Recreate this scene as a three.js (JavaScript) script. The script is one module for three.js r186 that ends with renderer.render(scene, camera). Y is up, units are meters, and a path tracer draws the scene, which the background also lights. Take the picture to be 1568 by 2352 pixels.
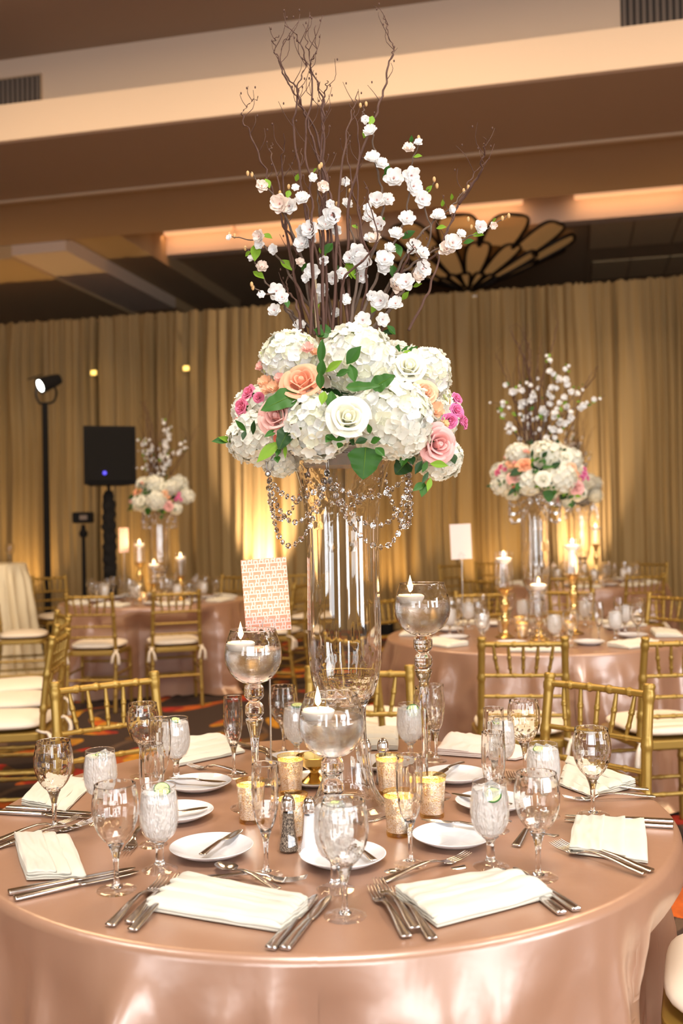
import * as THREE from 'three';
import { mergeGeometries, mergeVertices, toCreasedNormals } from 'three/addons/utils/BufferGeometryUtils.js';
import { RoundedBoxGeometry } from 'three/addons/geometries/RoundedBoxGeometry.js';
import { RectAreaLightUniformsLib } from 'three/addons/lights/RectAreaLightUniformsLib.js';
import { createNoise2D, createNoise3D } from 'simplex-noise';

// ---------------------------------------------------------------- camera, exposure, large lights
const scene = new THREE.Scene();
scene.background = new THREE.Color(0x000000);
const camera = new THREE.PerspectiveCamera(54.42, 1568 / 2352, 0.1, 60);
camera.position.set(0.0486, 1.393, 2.253);
camera.rotation.set(0.0102, 0, -0.019);
camera.focus = 2.2;
camera.userData.fStop = 3.2;
const renderer = new THREE.WebGLRenderer({ antialias: true });
renderer.toneMapping = THREE.LinearToneMapping;
renderer.toneMappingExposure = 1.0;
renderer.shadowMap.enabled = true;
RectAreaLightUniformsLib.init();

const TURN = -0.2269;                                   // the room stands a little askew to the camera
const CT = Math.cos(TURN), ST = -Math.sin(TURN);
const room = (u, y, w) => new THREE.Vector3(CT * u - ST * w, y, ST * u + CT * w);
const NEUTRAL = [1.0, 0.94, 0.88], WARM = [1.0, 0.64, 0.28], AMBER = [1.0, 0.62, 0.24], PEACH = [1.0, 0.74, 0.52];
// ceiling panels added for fill light: [u, y, w, width, depth, colour, intensity]
const FILL_PANELS = [
  [0.9, 6.12, 2.6, 1.7, 1.7, NEUTRAL, 32],
  [-3.6, 6.12, 1.6, 1.6, 1.6, NEUTRAL, 12],
  [4.6, 6.12, 1.0, 1.6, 1.6, NEUTRAL, 14],
  [-4.2, 6.12, -3.2, 1.6, 1.6, WARM, 15],
  [-0.8, 6.12, -3.4, 1.6, 1.6, WARM, 15],
  [2.8, 6.12, -3.2, 1.6, 1.6, WARM, 15],
];
function areaLight(pos, target, w, h, color, intensity) {
  const l = new THREE.RectAreaLight(new THREE.Color().setRGB(...color), intensity, w, h);
  l.position.copy(pos); l.lookAt(target); scene.add(l); return l;
}
for (const [u, y, w, a, b, c, i] of FILL_PANELS) {
  const p = room(u, y - 0.035, w), l = areaLight(p, p.clone().add(new THREE.Vector3(0, -1, 0.0001)), a, b, c, i);
  l.rotation.set(-Math.PI / 2, 0, TURN);
}
// tall windows added on the wall behind the camera for cool light: [u, y, width, height, radiance]
const ADDED_WINDOWS = [[-3.4, 1.9, 1.5, 2.6, 5], [0.6, 1.9, 1.5, 2.6, 9], [3.4, 1.9, 1.5, 2.6, 12]], ADDED_SIDE_WINDOWS = [[4.6, 1.9, 1.5, 2.6, 11], [2.0, 1.9, 1.5, 2.6, 11]], RIGHT_U = 6.5, DAY = [0.86, 0.93, 1.0], FRONT_W = 7.0;  // side windows added for cool highlights on the hanging cloth
for (const [u, y, w, h, i] of ADDED_WINDOWS) areaLight(room(u, y, FRONT_W - 0.06), room(u, y, 0), w, h, DAY, i);
for (const [w, y, b, h, i] of ADDED_SIDE_WINDOWS) areaLight(room(RIGHT_U - 0.06, y, w), room(0, y, w), b, h, DAY, i);
// floor uplights washing the drape: [u, colour, intensity, cone]
const UPLIGHTS = [[-8.4, AMBER, 9], [-6.7, AMBER, 9], [-5.0, AMBER, 9], [-3.38, PEACH, 105], [-1.7, AMBER, 9], [-0.5, AMBER, 9], [0.64, PEACH, 55], [2.4, AMBER, 9], [4.1, AMBER, 9]];
const DRAPE_W = -10.38;

// ---------------------------------------------------------------- helpers
const ORD = ['first', 'second', 'third', 'fourth', 'fifth', 'sixth', 'seventh', 'eighth', 'ninth'];
const V = (x, y, z) => new THREE.Vector3(x, y, z);
function rng(s) { return () => { s |= 0; s = (s + 0x6d2b79f5) | 0; let t = Math.imul(s ^ (s >>> 15), 1 | s); t = (t + Math.imul(t ^ (t >>> 7), 61 | t)) ^ t; return ((t ^ (t >>> 14)) >>> 0) / 4294967296; }; }
const rnd = rng(71);
const N2 = createNoise2D(rng(3)), N3 = createNoise3D(rng(9));
const used = new Map();
function numbered(n) { const k = used.get(n) ?? 0; used.set(n, k + 1); return k ? n + '_' + String(k).padStart(3, '0') : n; }
function shade(o) { o.castShadow = true; o.receiveShadow = true; return o; }
function tag(o, label, category, group, kind) {
  if (label) o.userData.label = label;
  if (category) o.userData.category = category;
  if (group) o.userData.group = group;
  if (kind) o.userData.kind = kind;
  return o;
}
function thing(name, label, category, pos = [0, 0, 0], turn = 0, group) {
  const o = new THREE.Group(); o.name = numbered(name); o.position.set(...pos); o.rotation.y = turn; scene.add(o);
  return tag(o, label, category, group);
}
function part(name, geo, mat, parent, label) {
  const m = shade(new THREE.Mesh(geo, mat)); m.name = name; parent.add(m); if (label) m.userData.label = label; return m;
}
function solo(name, geo, mat, label, category, pos = [0, 0, 0], turn = 0, group) {
  const m = shade(new THREE.Mesh(geo, mat)); m.name = numbered(name); m.position.set(...pos); m.rotation.y = turn; scene.add(m);
  return tag(m, label, category, group);
}
function copy(o, pos, turn, label, group) {
  const r = o.clone(); r.name = numbered(o.name.replace(/_\d{3}$/, '')); r.userData = { ...o.userData }; scene.add(r);
  if (pos) r.position.set(...pos);
  if (turn !== undefined) r.rotation.y = turn;
  if (label) r.userData.label = label;
  if (group) r.userData.group = group; else delete r.userData.group;
  return r;
}
function struct(name, geo, mat, parent) {
  const m = shade(new THREE.Mesh(geo, mat)); m.name = parent ? name : numbered(name);
  if (!parent) { m.userData.kind = 'structure'; m.rotation.y = TURN; }
  (parent ?? scene).add(m); return m;
}
const box = (x0, x1, y0, y1, z0, z1) => new THREE.BoxGeometry(x1 - x0, y1 - y0, z1 - z0).translate((x0 + x1) / 2, (y0 + y1) / 2, (z0 + z1) / 2);
const rbox = (w, h, d, r, s = 2) => new RoundedBoxGeometry(w, h, d, s, r);
function mg(...gs) {
  gs = gs.flat().map((g) => { g = g.index ? g.toNonIndexed() : g.clone(); for (const k of Object.keys(g.attributes)) if (!['position', 'normal', 'uv'].includes(k)) g.deleteAttribute(k); if (!g.attributes.uv) g.setAttribute('uv', new THREE.BufferAttribute(new Float32Array(g.attributes.position.count * 2), 2)); return g; });
  return mergeGeometries(gs);
}
function smooth(pts, n = 40) { return new THREE.SplineCurve(pts.map((p) => new THREE.Vector2(Math.max(p[0], 0), p[1]))).getPoints(n).map((p) => (p.x = Math.max(p.x, 0), p)); }
function lathe(pts, seg = 40, n = 0) {                    // closed profiles are put the right way round, so that solid glass has its outside outside
  const p = n ? smooth(pts, n) : pts.map((q) => new THREE.Vector2(q[0], q[1])); let s = 0;
  for (let i = 0; i < p.length; i++) { const q = p[(i + 1) % p.length]; s += p[i].x * q.y - q.x * p[i].y; }
  return toCreasedNormals(new THREE.LatheGeometry(s < 0 ? p.reverse() : p, seg), 0.62);
}
function surf(nu, nv, fn, weld = false) {
  const pos = [], uv = [], idx = [];
  for (let j = 0; j <= nv; j++) for (let i = 0; i <= nu; i++) { const p = fn(i / nu, j / nv); pos.push(p[0], p[1], p[2]); uv.push(i / nu, j / nv); }
  for (let j = 0; j < nv; j++) for (let i = 0; i < nu; i++) { const a = j * (nu + 1) + i, b = a + 1, c = a + nu + 1, d = c + 1; idx.push(a, b, d, a, d, c); }
  let g = new THREE.BufferGeometry();
  g.setAttribute('position', new THREE.Float32BufferAttribute(pos, 3)); g.setAttribute('uv', new THREE.Float32BufferAttribute(uv, 2)); g.setIndex(idx);
  if (weld) { g.deleteAttribute('uv'); g = mergeVertices(g, 1e-6); }
  g.computeVertexNormals(); return g;
}
function sweep(pts, rad, n = 16, k = 6, flat = 1) {       // a tapered tube along points; rad is a number or a function of 0..1
  const c = new THREE.CatmullRomCurve3(pts.map((p) => (p.isVector3 ? p : V(...p)))), P = c.getPoints(n), fr = c.computeFrenetFrames(n, false), R = typeof rad === 'function' ? rad : () => rad;
  const g = surf(k, n + 2, (u, v) => {
    const j = Math.min(n, Math.max(0, Math.round(v * (n + 2)) - 1)), cap = v === 0 || v === 1 ? 0 : 1, r = R(j / n) * cap, a = u * Math.PI * 2;
    const A = fr.normals[j], B = fr.binormals[j], x = Math.cos(a) * r, y = Math.sin(a) * r * flat;
    return [P[j].x + A.x * x + B.x * y, P[j].y + A.y * x + B.y * y, P[j].z + A.z * x + B.z * y];
  }, true);
  return g;
}
const _m = new THREE.Matrix4();
function face(o, pos, zdir, ydir) {                        // put an object so that its z and y axes point these ways
  const z = V(...zdir).normalize(), y0 = V(...ydir); let x = y0.clone().cross(z); if (x.lengthSq() < 1e-8) x = V(1, 0.1, 0.2).cross(z); x.normalize();
  const y = z.clone().cross(x); o.quaternion.setFromRotationMatrix(_m.makeBasis(x, y, z)); o.position.set(...pos); return o;
}
const bake = (g, o) => { o.updateMatrix(); return g.clone().applyMatrix4(o.matrix); };
function dataTex(w, h, fn, srgb, rep = true) {
  const d = new Uint8Array(w * h * 4);
  for (let y = 0; y < h; y++) for (let x = 0; x < w; x++) { const c = fn(x / w, y / h), i = (y * w + x) * 4; for (let k = 0; k < 3; k++) d[i + k] = Math.max(0, Math.min(255, (Array.isArray(c) ? c[k] : c) * 255)); d[i + 3] = 255; }
  const t = new THREE.DataTexture(d, w, h); t.magFilter = t.minFilter = THREE.LinearFilter; if (rep) t.wrapS = t.wrapT = THREE.RepeatWrapping; if (srgb) t.colorSpace = THREE.SRGBColorSpace; t.needsUpdate = true; return t;
}
// noise on a torus, so that textures tile
const tn = (x, y, f, o = 0) => { const a = x * 2 * Math.PI, b = y * 2 * Math.PI, r = f / (2 * Math.PI); return 0.5 * (N3(Math.cos(a) * r + o, Math.sin(a) * r, Math.cos(b) * r + 3.1) + N3(Math.sin(b) * r - o, Math.cos(a) * r + 7, Math.sin(a) * r)); };

// ---------------------------------------------------------------- materials
const std = (c, r = 0.6, m = 0, o = {}) => new THREE.MeshStandardMaterial({ color: new THREE.Color().setRGB(...c), roughness: r, metalness: m, side: THREE.DoubleSide, ...o });
const phy = (c, r = 0.6, m = 0, o = {}) => new THREE.MeshPhysicalMaterial({ color: new THREE.Color().setRGB(...c), roughness: r, metalness: m, side: THREE.DoubleSide, ...o });
const wrinkle = dataTex(256, 256, (x, y) => 0.5 + 0.28 * tn(x, y, 5) + 0.15 * tn(x, y, 13, 4) + 0.06 * tn(x, y, 31, 9));
const weave = dataTex(256, 256, (x, y) => 0.5 + 0.25 * Math.sin(x * 2 * Math.PI * 64) * Math.sin(y * 2 * Math.PI * 64) + 0.2 * tn(x, y, 40, 2));
const crackle = dataTex(256, 256, (x, y) => { let s = 0; for (const [f, o] of [[7, 1], [13, 5], [22, 8]]) s += Math.pow(1 - Math.abs(tn(x, y, f, o)), 9) * 0.4; return s; });
const icy = dataTex(256, 256, (x, y) => 0.5 + 0.4 * tn(x * 1, y, 8) + 0.3 * tn(x, y, 20, 3));
const mottle = dataTex(256, 256, (x, y) => { const n = tn(x, y, 26, 2) + 0.7 * tn(x, y, 60, 6), k = n > 0.25 ? 1 : 0; return k ? [0.84, 0.70, 0.46] : [0.97, 0.95, 0.90]; }, true);
const carpetMap = dataTex(1024, 1024, (x, y) => {
  const wx = tn(x, y, 3, 1) * 0.22, wy = tn(x, y, 3, 5) * 0.22, s = Math.sin(2 * Math.PI * (x * 3 + y * 1 + 3 * wx + 1.2 * tn(x, y, 4, 8))), q = Math.sin(2 * Math.PI * (y * 4 - x * 1 + 3 * wy)), g = 0.06 * tn(x, y, 190, 4);
  let c = [0.22, 0.15, 0.11];
  if (s > 0.93) c = [0.36, 0.27, 0.20];
  if (s * q > 0.42) { const t = tn(x, y, 7, 12); c = t > 0.25 ? [0.80, 0.55, 0.10] : t > -0.1 ? [0.78, 0.36, 0.06] : t > -0.35 ? [0.70, 0.16, 0.05] : [0.45, 0.30, 0.12]; const e = 0.9 + 0.2 * tn(x, y, 30, 1); c = c.map((k) => k * e); }
  else if (s * q > 0.37) c = [0.12, 0.08, 0.06];
  return c.map((k) => k + g * (k + 0.1));
}, true);
const rep = (t, a, b) => { const r = t.clone(); r.repeat.set(a, b); r.needsUpdate = true; return r; };
const M = {
  gold: phy([0.39, 0.242, 0.046], 0.36, 0.55, { clearcoat: 0.25, clearcoatRoughness: 0.3 }),
  cushion: std([0.82, 0.72, 0.58], 0.85),
  cloth: phy([0.375, 0.205, 0.128], 0.31, 0.12, { ior: 2.1, bumpMap: rep(wrinkle, 1.6, 1.6), bumpScale: 0.0014 }),
  ivoryCloth: std([0.72, 0.62, 0.42], 0.8),
  napkin: std([0.71, 0.675, 0.575], 0.85, 0, { bumpMap: rep(weave, 6, 6), bumpScale: 0.0004 }),
  pinkNapkin: std([0.78, 0.66, 0.59], 0.85, 0, { bumpMap: rep(weave, 6, 6), bumpScale: 0.0004 }),
  china: phy([0.74, 0.74, 0.76], 0.18, 0, { clearcoat: 0.5, clearcoatRoughness: 0.08 }),
  steel: std([0.62, 0.59, 0.57], 0.16, 1),
  silver: std([0.72, 0.69, 0.66], 0.14, 1),
  glass: phy([1, 1, 1], 0.0, 0, { transmission: 1, thickness: 0, ior: 1.62 }),
  crystal: phy([0.99, 0.985, 0.97], 0.0, 0, { transmission: 1, thickness: 0.01, ior: 1.5 }),
  bead: phy([0.99, 0.97, 0.93], 0.0, 0, { transmission: 1, thickness: 0.01, ior: 1.62, flatShading: true }),
  crackle: phy([1, 1, 1], 0.02, 0, { transmission: 1, thickness: 0, ior: 1.62, bumpMap: rep(crackle, 2, 1), bumpScale: 0.0009 }),
  water: phy([1, 0.985, 0.96], 0.0, 0, { transmission: 1, thickness: 0.05, ior: 1.33, bumpMap: rep(crackle, 4, 3), bumpScale: 0.0004 }),
  iceWater: phy([1, 0.975, 0.94], 0.38, 0, { transmission: 0.55, thickness: 0.03, ior: 1.33, bumpMap: rep(icy, 2, 1), bumpScale: 0.006 }),
  ice: phy([0.95, 0.95, 0.95], 0.12, 0, { transmission: 0.8, thickness: 0.02, ior: 1.31 }),
  cucumber: std([0.62, 0.72, 0.30], 0.5), rind: std([0.035, 0.15, 0.02], 0.5),
  wax: phy([0.93, 0.87, 0.80], 0.5, 0), wick: std([0.03, 0.02, 0.02], 0.9),
  flame: std([0.9, 0.6, 0.2], 0.5, 0, { emissive: new THREE.Color().setRGB(1, 0.72, 0.34), emissiveIntensity: 9 }),
  votive: phy([1, 1, 1], 0.2, 0.85, { map: rep(mottle, 2, 1), transmission: 0.4, thickness: 0, bumpMap: rep(mottle, 2, 1), bumpScale: 0.0008 }),
  amberGlass: phy([0.93, 0.80, 0.45], 0.05, 0, { transmission: 1, thickness: 0, ior: 1.6 }),
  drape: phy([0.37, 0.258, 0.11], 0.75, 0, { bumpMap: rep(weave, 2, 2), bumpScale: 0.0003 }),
  wire: std([0.55, 0.52, 0.48], 0.25, 1), darkWire: std([0.3, 0.27, 0.24], 0.3, 1),
  dish: phy([0.75, 0.74, 0.72], 0.25, 0, { transmission: 0.6, thickness: 0 }),
  black: std([0.004, 0.0035, 0.0035], 0.9), blackCloth: std([0.006, 0.005, 0.005], 0.95),
  pepper: std([0.8, 0.8, 0.8], 0.9, 0, { map: dataTex(96, 96, () => { const k = rnd(); return k > 0.7 ? [0.85, 0.78, 0.68] : k > 0.4 ? [0.46, 0.40, 0.35] : [0.18, 0.14, 0.12]; }, true) }),
  salt: std([0.92, 0.91, 0.92], 0.9), butter: std([0.85, 0.70, 0.28], 0.5),
  brass: std([0.62, 0.42, 0.14], 0.2, 1),
  carpet: std([1, 1, 1], 0.95, 0, { map: carpetMap }),
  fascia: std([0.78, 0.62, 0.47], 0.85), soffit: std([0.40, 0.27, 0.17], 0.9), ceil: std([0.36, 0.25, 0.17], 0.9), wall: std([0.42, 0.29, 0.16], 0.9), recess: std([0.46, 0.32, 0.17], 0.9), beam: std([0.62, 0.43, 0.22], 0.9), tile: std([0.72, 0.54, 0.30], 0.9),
  trim: std([0.55, 0.40, 0.26], 0.7), vent: std([0.20, 0.16, 0.13], 0.6), ventDark: std([0.05, 0.04, 0.035], 0.8), darkMetal: std([0.03, 0.018, 0.01], 0.5, 0.4), pane: phy([0.62, 0.38, 0.15], 0.6, 0, { transmission: 0.35, thickness: 0, emissive: new THREE.Color().setRGB(1, 0.50, 0.16), emissiveIntensity: 0.17 }),
  hyd: phy([0.84, 0.83, 0.72], 0.93, 0, { transmission: 0.28 }), hyd2: phy([0.85, 0.85, 0.80], 0.93, 0, { transmission: 0.28 }), hyd3: phy([0.83, 0.82, 0.62], 0.93, 0, { transmission: 0.28 }),
  leaf: phy([0.032, 0.115, 0.010], 0.5, 0, { specularIntensity: 0.6 }), leafDark: phy([0.015, 0.055, 0.009], 0.5, 0, { specularIntensity: 0.6 }), leafNew: phy([0.16, 0.29, 0.015], 0.55, 0, { specularIntensity: 0.6 }), stem: std([0.16, 0.27, 0.05], 0.6),
  bark: std([0.085, 0.036, 0.022], 0.75), twig: std([0.115, 0.075, 0.052], 0.8), bud: std([0.55, 0.33, 0.13], 0.6), blossom: phy([0.92, 0.91, 0.89], 0.93, 0, { transmission: 0.25 }), blossomBlush: phy([0.90, 0.78, 0.68], 0.7), stamen: std([0.75, 0.35, 0.28], 0.7), budGreen: std([0.50, 0.55, 0.22], 0.6), stick: std([0.72, 0.58, 0.36], 0.7),
  panelGlow: std([0.9, 0.9, 0.9], 0.6, 0, { emissive: new THREE.Color().setRGB(1, 0.94, 0.86), emissiveIntensity: 4 }),
  addedDaylight: std([0.9, 0.9, 0.9], 0.6, 0, { emissive: new THREE.Color().setRGB(0.86, 0.93, 1.0), emissiveIntensity: 2 }),
  cove: std([0.8, 0.6, 0.4], 0.6, 0, { emissive: new THREE.Color().setRGB(1.0, 0.50, 0.24), emissiveIntensity: 0.75 }),  // peach glow put into the trim strips, which are no lamps
  drapeGlint: std([0.9, 0.7, 0.3], 0.6, 0, { emissive: new THREE.Color().setRGB(1.0, 0.66, 0.16), emissiveIntensity: 1.3 }),  // glow standing in for a reflection on the drape
  lens: std([1, 1, 1], 0.3, 0, { emissive: new THREE.Color().setRGB(1.0, 1.0, 0.9), emissiveIntensity: 12 }),
  led: std([0.1, 0.1, 0.4], 0.3, 0, { emissive: new THREE.Color().setRGB(0.10, 0.08, 0.9), emissiveIntensity: 1.6 }),
};
const ROSE = { peach: [0.90, 0.46, 0.27], blush: [0.90, 0.54, 0.46], white: [0.89, 0.88, 0.76], apricot: [0.90, 0.58, 0.36], pink: [0.90, 0.53, 0.49], hot: [0.86, 0.22, 0.36], magenta: [0.80, 0.20, 0.42], coral: [0.88, 0.30, 0.22], butter: [0.85, 0.66, 0.36] };
for (const k in ROSE) ROSE[k] = k === 'white' ? { petal: phy(ROSE[k], 0.9, 0, { transmission: 0.25 }), heart: phy([0.88, 0.86, 0.68], 0.9, 0, { transmission: 0.2 }) } : { petal: phy(ROSE[k], 0.9, 0, { transmission: 0.25 }), heart: phy(ROSE[k].map((c, i) => c * (i ? 0.88 : 0.98)), 0.9, 0, { transmission: 0.2 }) };

// ---------------------------------------------------------------- the setting
{
  const fl = struct('floor', new THREE.PlaneGeometry(22, 30, 1, 1).rotateX(-Math.PI / 2).translate(-1, 0, -4.5), M.carpet);
  M.carpet.map.repeat.set(22 / 3.6, 30 / 3.6);
  struct('floor_slab', box(-12, 10, -0.12, -0.002, -19.5, 7.5), M.ceil);
  struct('wall_back', box(-12, 10, 0, 6.4, -19.1, -18.9), M.wall);
  struct('wall_front', box(-12, 10, 0, 6.4, FRONT_W, FRONT_W + 0.2), M.wall);
  ADDED_WINDOWS.forEach(([u, y, w, h]) => {
    const g = struct('window', box(u - w / 2, u + w / 2, y - h / 2, y + h / 2, FRONT_W - 0.02, FRONT_W - 0.001), M.addedDaylight);
    struct('added_window_frame', mg(box(u - w / 2 - 0.07, u - w / 2, y - h / 2 - 0.07, y + h / 2 + 0.07, FRONT_W - 0.08, FRONT_W), box(u + w / 2, u + w / 2 + 0.07, y - h / 2 - 0.07, y + h / 2 + 0.07, FRONT_W - 0.08, FRONT_W), box(u - w / 2, u + w / 2, y + h / 2, y + h / 2 + 0.07, FRONT_W - 0.08, FRONT_W), box(u - w / 2, u + w / 2, y - h / 2 - 0.07, y - h / 2, FRONT_W - 0.08, FRONT_W)), M.trim, g);
  });
  struct('wall_left', box(-12.2, -12, 0, 6.4, -19.1, 7.2), M.wall);
  struct('wall_right', box(RIGHT_U, RIGHT_U + 0.2, 0, 6.4, -19.1, 7.2), M.wall);
  ADDED_SIDE_WINDOWS.forEach(([w, y, k, h]) => { const g = struct('window', box(RIGHT_U - 0.02, RIGHT_U - 0.001, y - h / 2, y + h / 2, w - k / 2, w + k / 2), M.addedDaylight); for (const s of [-1, 1]) struct('added_window_frame', box(RIGHT_U - 0.08, RIGHT_U, y - h / 2 - 0.07, y + h / 2 + 0.07, w + s * (k / 2 + 0.035) - 0.035, w + s * (k / 2 + 0.035) + 0.035), M.trim, g); });
  struct('ceiling', box(-12, 10, 6.15, 6.3, -7.1, 7.1), M.ceil);
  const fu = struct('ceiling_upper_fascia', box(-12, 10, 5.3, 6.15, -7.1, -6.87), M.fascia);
  for (const [a, b] of [[-5.6, -4.545], [1.065, 2.2]]) {
    const v = struct('air_vent', box(a, b, 5.60, 5.94, -6.87, -6.862), M.ventDark, fu);
    for (let x = a + 0.015; x < b; x += 0.055) struct('slat', box(x, x + 0.03, 5.60, 5.94, -6.862, -6.845), M.vent, v);
    struct('vent_frame', mg(box(a - 0.01, b + 0.01, 5.94, 5.955, -6.87, -6.84), box(b, b + 0.012, 5.60, 5.95, -6.87, -6.84)), M.trim, v);
  }
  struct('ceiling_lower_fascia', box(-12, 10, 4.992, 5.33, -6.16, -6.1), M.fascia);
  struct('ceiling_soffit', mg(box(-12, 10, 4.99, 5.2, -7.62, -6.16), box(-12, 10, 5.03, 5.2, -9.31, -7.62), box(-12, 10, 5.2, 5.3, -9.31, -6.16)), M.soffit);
  struct('trim_1', box(-12, 10, 4.965, 5.03, -7.66, -7.60), M.trim);
  struct('ceiling_cove_fascia', box(-5.55, 10, 5.22, 5.95, -11.2, -10.97), M.fascia);
  struct('ceiling_cove_roof', box(-12, 10, 5.95, 6.05, -11.2, -7.1), M.ceil);
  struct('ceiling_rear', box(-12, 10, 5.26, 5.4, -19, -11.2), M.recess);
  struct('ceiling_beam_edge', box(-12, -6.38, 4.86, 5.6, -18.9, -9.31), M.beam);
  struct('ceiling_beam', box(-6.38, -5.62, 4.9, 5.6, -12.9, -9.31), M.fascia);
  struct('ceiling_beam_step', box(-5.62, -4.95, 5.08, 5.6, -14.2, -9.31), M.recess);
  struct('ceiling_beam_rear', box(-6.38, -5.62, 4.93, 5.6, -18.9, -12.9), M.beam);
  const ct = struct('ceiling_tile_field', box(0.85, 3.3, 5.25, 5.26, -16, -11.2), M.recess);
  for (const [w0, w1] of [[-12.5, -11.22], [-14.4, -13.25]]) for (let k = 0; k < 4; k++) struct('ceiling_tile', rbox(0.545, 0.02, w1 - w0 - 0.02, 0.006).translate(1.15 + 0.565 * k - 0.03 * (w1 + 11.2), 5.24, (w0 + w1) / 2), M.tile, ct);
  // trim strips with a peach glow put in, on top of the far fascia
  for (const [a, b, q] of [[-5.1, -3.95, 'first'], [-3.9, -2.4, 'second'], [-0.9, 0.02, 'third'], [0.67, 2.0, 'fourth'], [2.05, 3.4, 'fifth']]) {
    const t = solo('glowing_trim', rbox(b - a, 0.075, 0.09, 0.015).translate((a + b) / 2, 5.52, -10.925), M.cove, 'peach glowing trim strip along the ceiling recess, ' + q + ' from the left', 'cove light', [0, 0, 0], TURN);
    areaLight(room((a + b) / 2, 5.44, -10.80), room((a + b) / 2, 5.2, -11.0), b - a, 0.06, [1, 0.52, 0.26], 9).name = 'cove_glow';
  }
  // ceiling light panels added as fill, a row behind the camera and a row over the room
  FILL_PANELS.forEach(([u, y, w, a, b, c], i) => {
    const p = room(u, y, w), t = thing('added_ceiling_light', ['added large square ceiling light panel over the front table', 'added square ceiling light panel over the left of the room, nearer the windows', 'added square ceiling light panel over the right of the room, nearer the windows', 'added square warm ceiling light panel toward the drape, leftmost', 'added square warm ceiling light panel toward the drape, middle one', 'added square warm ceiling light panel toward the drape, rightmost'][i], 'ceiling light', [p.x, p.y, p.z], TURN);
    part('diffuser', box(-a / 2, a / 2, -0.005, 0.01, -b / 2, b / 2), M.panelGlow, t);
    part('frame', mg(box(-a / 2 - 0.05, -a / 2, -0.02, 0.03, -b / 2 - 0.05, b / 2 + 0.05), box(a / 2, a / 2 + 0.05, -0.02, 0.03, -b / 2 - 0.05, b / 2 + 0.05), box(-a / 2, a / 2, -0.02, 0.03, -b / 2 - 0.05, -b / 2), box(-a / 2, a / 2, -0.02, 0.03, b / 2, b / 2 + 0.05)), M.trim, t);
  });
}
// the petal-shaped ceiling lamp hanging beyond the drape
{
  const c = room(-0.78, 0, -11.68), t = thing('petal_ceiling_lamp', 'large dark framed ceiling lamp of amber glass petals above the drape', 'ceiling lamp', [c.x, 0, c.z], TURN);
  const yOf = (r) => 4.575 + 0.625 * Math.pow(r / 1.45, 1.15), at = (r, a) => V(Math.cos(a) * r, yOf(r), Math.sin(a) * r);
  const rings = [[0.10, 0.42, 12, 0], [0.40, 0.98, 12, 0.5], [0.92, 1.45, 12, 0]];
  rings.forEach(([r0, r1, n, off], q) => {
    for (let k = 0; k < n; k++) {
      const a = ((k + off) / n) * 2 * Math.PI, h = Math.PI / n, pts = [];
      for (let j = 0; j <= 18; j++) { const s = j / 18, e = Math.sin(Math.PI * Math.min(1, s * 1.0)); const r = r0 + (r1 - r0) * (1 - Math.pow(Math.abs(2 * s - 1), 5)), w = (2 * s - 1) * h * (0.97 - 0.25 * (1 - Math.pow(Math.abs(2 * s - 1), 2)) * 0); pts.push(at(r, a + w * Math.min(1, 0.5 + 0.5 * (r - r0 < 0.01 ? 1 : 1)))); }
      part('petal_frame', sweep(pts, 0.024, 24, 6), M.darkMetal, t);
      const mid = at((r0 + r1) / 2, a), pos = [], idx = []; pos.push(mid.x, mid.y + 0.03, mid.z);
      const low = at(r0, a); const loop = [...pts, low]; loop.forEach((p) => pos.push(p.x, p.y + 0.012, p.z)); for (let j = 1; j < loop.length; j++) idx.push(0, j, j + 1); idx.push(0, loop.length, 1);
      const g = new THREE.BufferGeometry(); g.setAttribute('position', new THREE.Float32BufferAttribute(pos, 3)); g.setIndex(idx); g.computeVertexNormals();
      part('glass_petal', g, M.pane, t);
    }
  });
  part('hanging_rod', new THREE.CylinderGeometry(0.03, 0.03, 0.75, 12).translate(0, 4.95, 0), M.darkMetal, t);
}
// pipe and drape
{
  const t = thing('pipe_and_drape', 'tall pleated ivory drape lit amber, hung from a pipe across the room', 'drape', [0, 0, 0], TURN);
  const U0 = -9.2, W = 0.86, NP = 16, H = 4.27;
  const fold = (u, y) => {
    const ph = 2 * Math.PI * (u * 4.6 + 0.75 * N2(u * 1.35, 2.2) + 0.10 * N2(u * 0.8, y * 0.35)), k = (u - U0) / W, e = Math.abs(k - Math.round(k)) * W;
    return 0.075 * (0.55 + 0.45 * N2(u * 1.1, 9)) * Math.sin(ph) + 0.02 * Math.sin(2.6 * ph + 1.3 + N2(u, y * 0.3)) + 0.012 * N2(u * 9, y * 0.4) + 0.04 * N2(u * 0.7, 4) - 0.10 * Math.exp(-Math.pow(e / 0.035, 2));
  };
  for (let k = 0; k < NP; k++) {
    const u0 = U0 + k * W;
    part('drape_panel', surf(90, 14, (s, v) => { const u = u0 + (s * 1.0) * W, y = H * v, top = 0.45 + 0.55 * Math.min(1, (H - y) / 0.5), hem = v > 0.97 ? 0.01 * N2(u * 22, 3) : 0; return [u, y + (v === 1 ? 0.02 * N2(u * 14, 1) + 0.012 * N2(u * 40, 5) : 0), DRAPE_W + fold(u, y) * top + hem]; }), M.drape, t);
  }
  part('top_pipe', new THREE.CylinderGeometry(0.02, 0.02, NP * W, 12).rotateZ(Math.PI / 2).translate(U0 + NP * W / 2, H - 0.05, DRAPE_W - 0.08), M.wire, t);
  for (let k = 0; k <= 4; k++) part('upright_pole', new THREE.CylinderGeometry(0.022, 0.022, H, 12).translate(U0 + 0.1 + k * (NP * W - 0.2) / 4, H / 2, DRAPE_W - 0.2), M.wire, t);
}
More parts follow.
